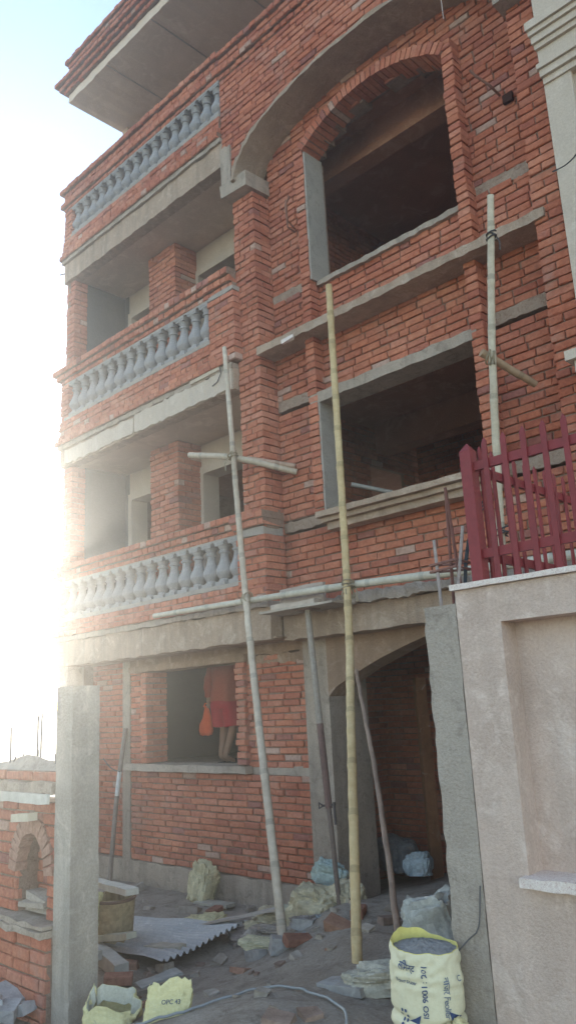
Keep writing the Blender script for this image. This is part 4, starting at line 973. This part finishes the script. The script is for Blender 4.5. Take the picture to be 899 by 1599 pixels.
timber((-5.60, 3.55, -2.03), (-5.45, 4.25, -1.98), .03, .03, 'thin dark stick lying on the ground by the empty sacks', (.20, .16, .13), cat='stick')
timber((-3.75, 4.0, -1.66), (-3.42, 4.02, -1.64), .16, .05, 'flat grey slab of mortar by the foot of the thick bamboo', (.30, .27, .25), cat='slab', name='mortar_slab')
timber((-5.72, 4.0, -2.03), (-5.62, 4.32, -1.98), .16, .02, 'thin grey paper like board between the two empty sacks', (.38, .36, .33), cat='board', name='cardboard_scrap')
timber((-7.55, 6.08, -2.03), (-7.05, 6.12, -2.02), .14, .03, 'small flat board on the ground beside the upright yellow sack', (.40, .36, .30), cat='board', name='plank')
def tin():
    A, B, C, D = Vector((-7.30, 4.25, -2.0)), Vector((-7.55, 5.22, -2.02)), Vector((-6.02, 5.42, -1.955)), Vector((-5.82, 4.30, -1.985))
    mb = MB(); nu, nv = 12, 132; v = []
    for j in range(nv + 1):
        t = j / nv
        for i in range(nu + 1):
            s = i / nu; p = (A.lerp(B, t)).lerp(D.lerp(C, t), s)
            z = .016 * math.sin(t * 2 * math.pi * 14) + .03 * noise.noise(Vector((s * 3, t * 2, 7))) + .02 * s + .035 * max(0, s - .8) * 5 * t ** 2 + .03 * max(0, .25 - t) * (s > .4)
            v.append((p.x, p.y, p.z + z + .015))
    mb.poly(v, [(j * (nu + 1) + i, j * (nu + 1) + i + 1, (j + 1) * (nu + 1) + i + 1, (j + 1) * (nu + 1) + i) for j in range(nv) for i in range(nu)])
    o = mb.build('corrugated_sheet', 'tin', None, 80); origin_to(o, (-6.6, 4.8, -2.0)); tag(o, 'grey corrugated metal sheet lying on the ground', 'metal sheet')
tin()
# hose
mb = MB(); hp = smooth_path([(-4.75, 3.05, 0), (-4.37, 3.28, 0), (-4.22, 3.55, 0), (-4.02, 3.78, 0), (-3.72, 3.78, 0), (-3.45, 3.72, 0), (-3.25, 3.62, 0), (-3.0, 3.3, 0)], 60)
mb.tube([Vector((p.x, p.y, G(p.x, p.y) + .018)) for p in hp], .008, 0, (.27, .265, .26), 8); o = mb.build('hose', 'maroon', None, 60); origin_to(o, (-4, 3.7, -1.7)); tag(o, 'grey plastic pipe curving across the dirt in the foreground', 'pipe')
# thin wire down the right post
mb = MB(); mb.tube(smooth_path([(-2.50, 3.89, -.95), (-2.53, 3.885, -1.15), (-2.60, 3.885, -1.22), (-2.68, 3.87, -1.30)], 12), .004, 0, (.12, .11, .11), 5); o = mb.build('wire', 'attr'); tag(o, 'thin wire trailing down the front of the right concrete post', 'wire')

# ------------------------------------------------------------------ loose bricks and rubble
def chunk(name, s, loc, rot, col, lab, cat, group, brick=False):
    mb = MB()
    if brick: mb.bbox(-.11, .11, -.052, .052, -.033, .033, 0, col, .004, .008); mb.poly([], []) 
    else:
        mb.obox((0, 0, 0), (s[0], 0, 0), (0, s[1], 0), (0, 0, s[2]), 0, col, min(s) * .45)
    o = mb.build(name, 'stone'); o.location = loc; o.rotation_euler = rot; tag(o, lab, cat, group); return o
bp = [(-4.86, 4.90, .3, 1.2), (-4.60, 5.35, .0, 2.1), (-6.2, 5.85, .1, .8), (-7.0, 5.85, 0, 2.0)]
for i, (x, y, t, rz) in enumerate(bp):
    o = chunk('loose_brick', None, (x, y, G(x, y) + .03), (t, t * .5, rz), jit((.29, .13, .09), .2), 'loose red brick lying in the dirt of the yard', 'brick', 'loose bricks in the yard', True)
o = chunk('loose_brick', None, (-5.92, 3.95, -2.0), (.1, .05, .9), (.36, .17, .12), 'dusty red brick half buried under the thick timber beam end', 'brick', None, True)
random.seed(21)
for i in range(70):
    if i < 26: x, y = U(-6.3, -4.6), U(4.2, 6.0)
    elif i < 50: x, y = U(-5.6, -3.2), U(3.3, 5.6)
    else: x, y = U(-9.0, -6.2), U(5.3, 6.25)
    s = U(.015, .05); big = rnd() < .2
    if big: s *= 1.7
    chunk('rubble_stone', (s * U(.8, 1.6), s, s * U(.4, .7)), (x, y, G(x, y) + s * .2), (U(-.3, .3), U(-.3, .3), U(0, 3)), jit(random.choice([(.36, .29, .23), (.42, .35, .29), (.28, .19, .15), (.35, .19, .13), (.33, .27, .22)]), .15), 'small broken stone or mortar lump scattered on the dirt', 'stone', 'rubble scattered in the yard')
for (x, y, s) in ((-5.0, 4.88, .07), (-5.22, 4.80, .06), (-5.48, 5.0, .06), (-5.1, 5.2, .06)):
    chunk('rubble_stone', (s * 1.4, s, s * .8), (x, y, G(x, y) + s * .35), (U(-.3, .3), U(-.3, .3), U(0, 3)), jit((.33, .30, .28), .1), 'grey mortar lump around the foot of the leaning bamboo pole', 'stone', 'mortar lumps at the leaning pole')
for i in range(16):
    x, y = U(-6.9, -5.7), U(2.75, 3.08); s = U(.04, .10)
    chunk('rubble_stone', (s * 1.3, s, s * .6), (x, y, G(x, y) + s * .3 + max(0, .12 * (1 - abs(x + 6.0)))), (U(-.4, .4), U(-.4, .4), U(0, 3)), jit((.40, .37, .36), .12), 'pale lump of broken mortar piled at the foot of the low arched wall', 'stone', 'mortar debris below the arched wall')

# ------------------------------------------------------------------ dusty morning haze over the site
def haze():
    m = bpy.data.materials.new('dust_haze'); m.use_nodes = True; nt = m.node_tree; nt.nodes.remove(nt.nodes['Principled BSDF'])
    v = nt.nodes.new('ShaderNodeVolumeScatter'); v.inputs['Color'].default_value = (1, .97, .93, 1); v.inputs['Density'].default_value = .0108; v.inputs['Anisotropy'].default_value = .80
    nt.links.new(v.outputs[0], nt.nodes['Material Output'].inputs['Volume']); M['haze'] = m
    mb = MB(); mb.box(-45, 14, -25, 30, -4, 24); o = mb.build('haze', 'haze'); tag(o, kind='structure')
haze()

# ------------------------------------------------------------------ camera
yaw, pit, rol, fpx = 0.767993309, 0.240787270, -0.0502174086, 1246.57314
c_, s_ = math.cos(yaw), math.sin(yaw)
fwd = Vector((-s_ * math.cos(pit), c_ * math.cos(pit), math.sin(pit))); right = Vector((c_, s_, 0)); up = right.cross(fwd)
r2 = math.cos(rol) * right + math.sin(rol) * up; u2 = -math.sin(rol) * right + math.cos(rol) * up
cam = bpy.data.cameras.new('camera'); co = bpy.data.objects.new('camera', cam); COL.objects.link(co)
cam.sensor_fit = 'VERTICAL'; cam.sensor_height = 36; cam.lens = 36 * fpx / 1599.0; cam.clip_start = .05; cam.clip_end = 3000
mw = Matrix((r2, u2, -fwd)).transposed().to_4x4(); co.matrix_world = mw
sc.camera = co
sc.render.resolution_x, sc.render.resolution_y = 575, 1024

# ------------------------------------------------------------------ light
SUN = Vector((-.872, .444, .145)).normalized()
el = math.asin(SUN.z); az = math.atan2(SUN.x, SUN.y)
w = bpy.data.worlds.new('World'); sc.world = w; w.use_nodes = True
nt = w.node_tree; bg = nt.nodes['Background']; sky = nt.nodes.new('ShaderNodeTexSky'); sky.sky_type = 'NISHITA'; sky.sun_disc = False
sky.sun_elevation = el; sky.sun_rotation = az; sky.air_density = 1.0; sky.dust_density = .3; sky.ozone_density = 1.0; sky.altitude = 1300
hs = nt.nodes.new('ShaderNodeHueSaturation'); hs.inputs['Saturation'].default_value = .92; hs.inputs['Value'].default_value = 4.35
nt.links.new(sky.outputs[0], hs.inputs['Color']); nt.links.new(hs.outputs[0], bg.inputs[0]); bg.inputs[1].default_value = .15
sl = bpy.data.lights.new('sun', 'SUN'); sl.energy = 5.0; sl.angle = math.radians(.5); sl.color = (1, .93, .80)
so = bpy.data.objects.new('sun', sl); COL.objects.link(so); so.rotation_euler = (-SUN).to_track_quat('-Z', 'Y').to_euler()
sc.view_settings.view_transform = 'Standard'; sc.view_settings.look = 'None'; sc.view_settings.exposure = 0; sc.view_settings.gamma = 1
sc.render.engine = 'CYCLES'; sc.cycles.use_denoising = True; sc.cycles.max_bounces = 8; sc.cycles.diffuse_bounces = 5

for o in sc.objects:
    if o.parent is None and o.type != 'LIGHT': o.location.z += ZUP
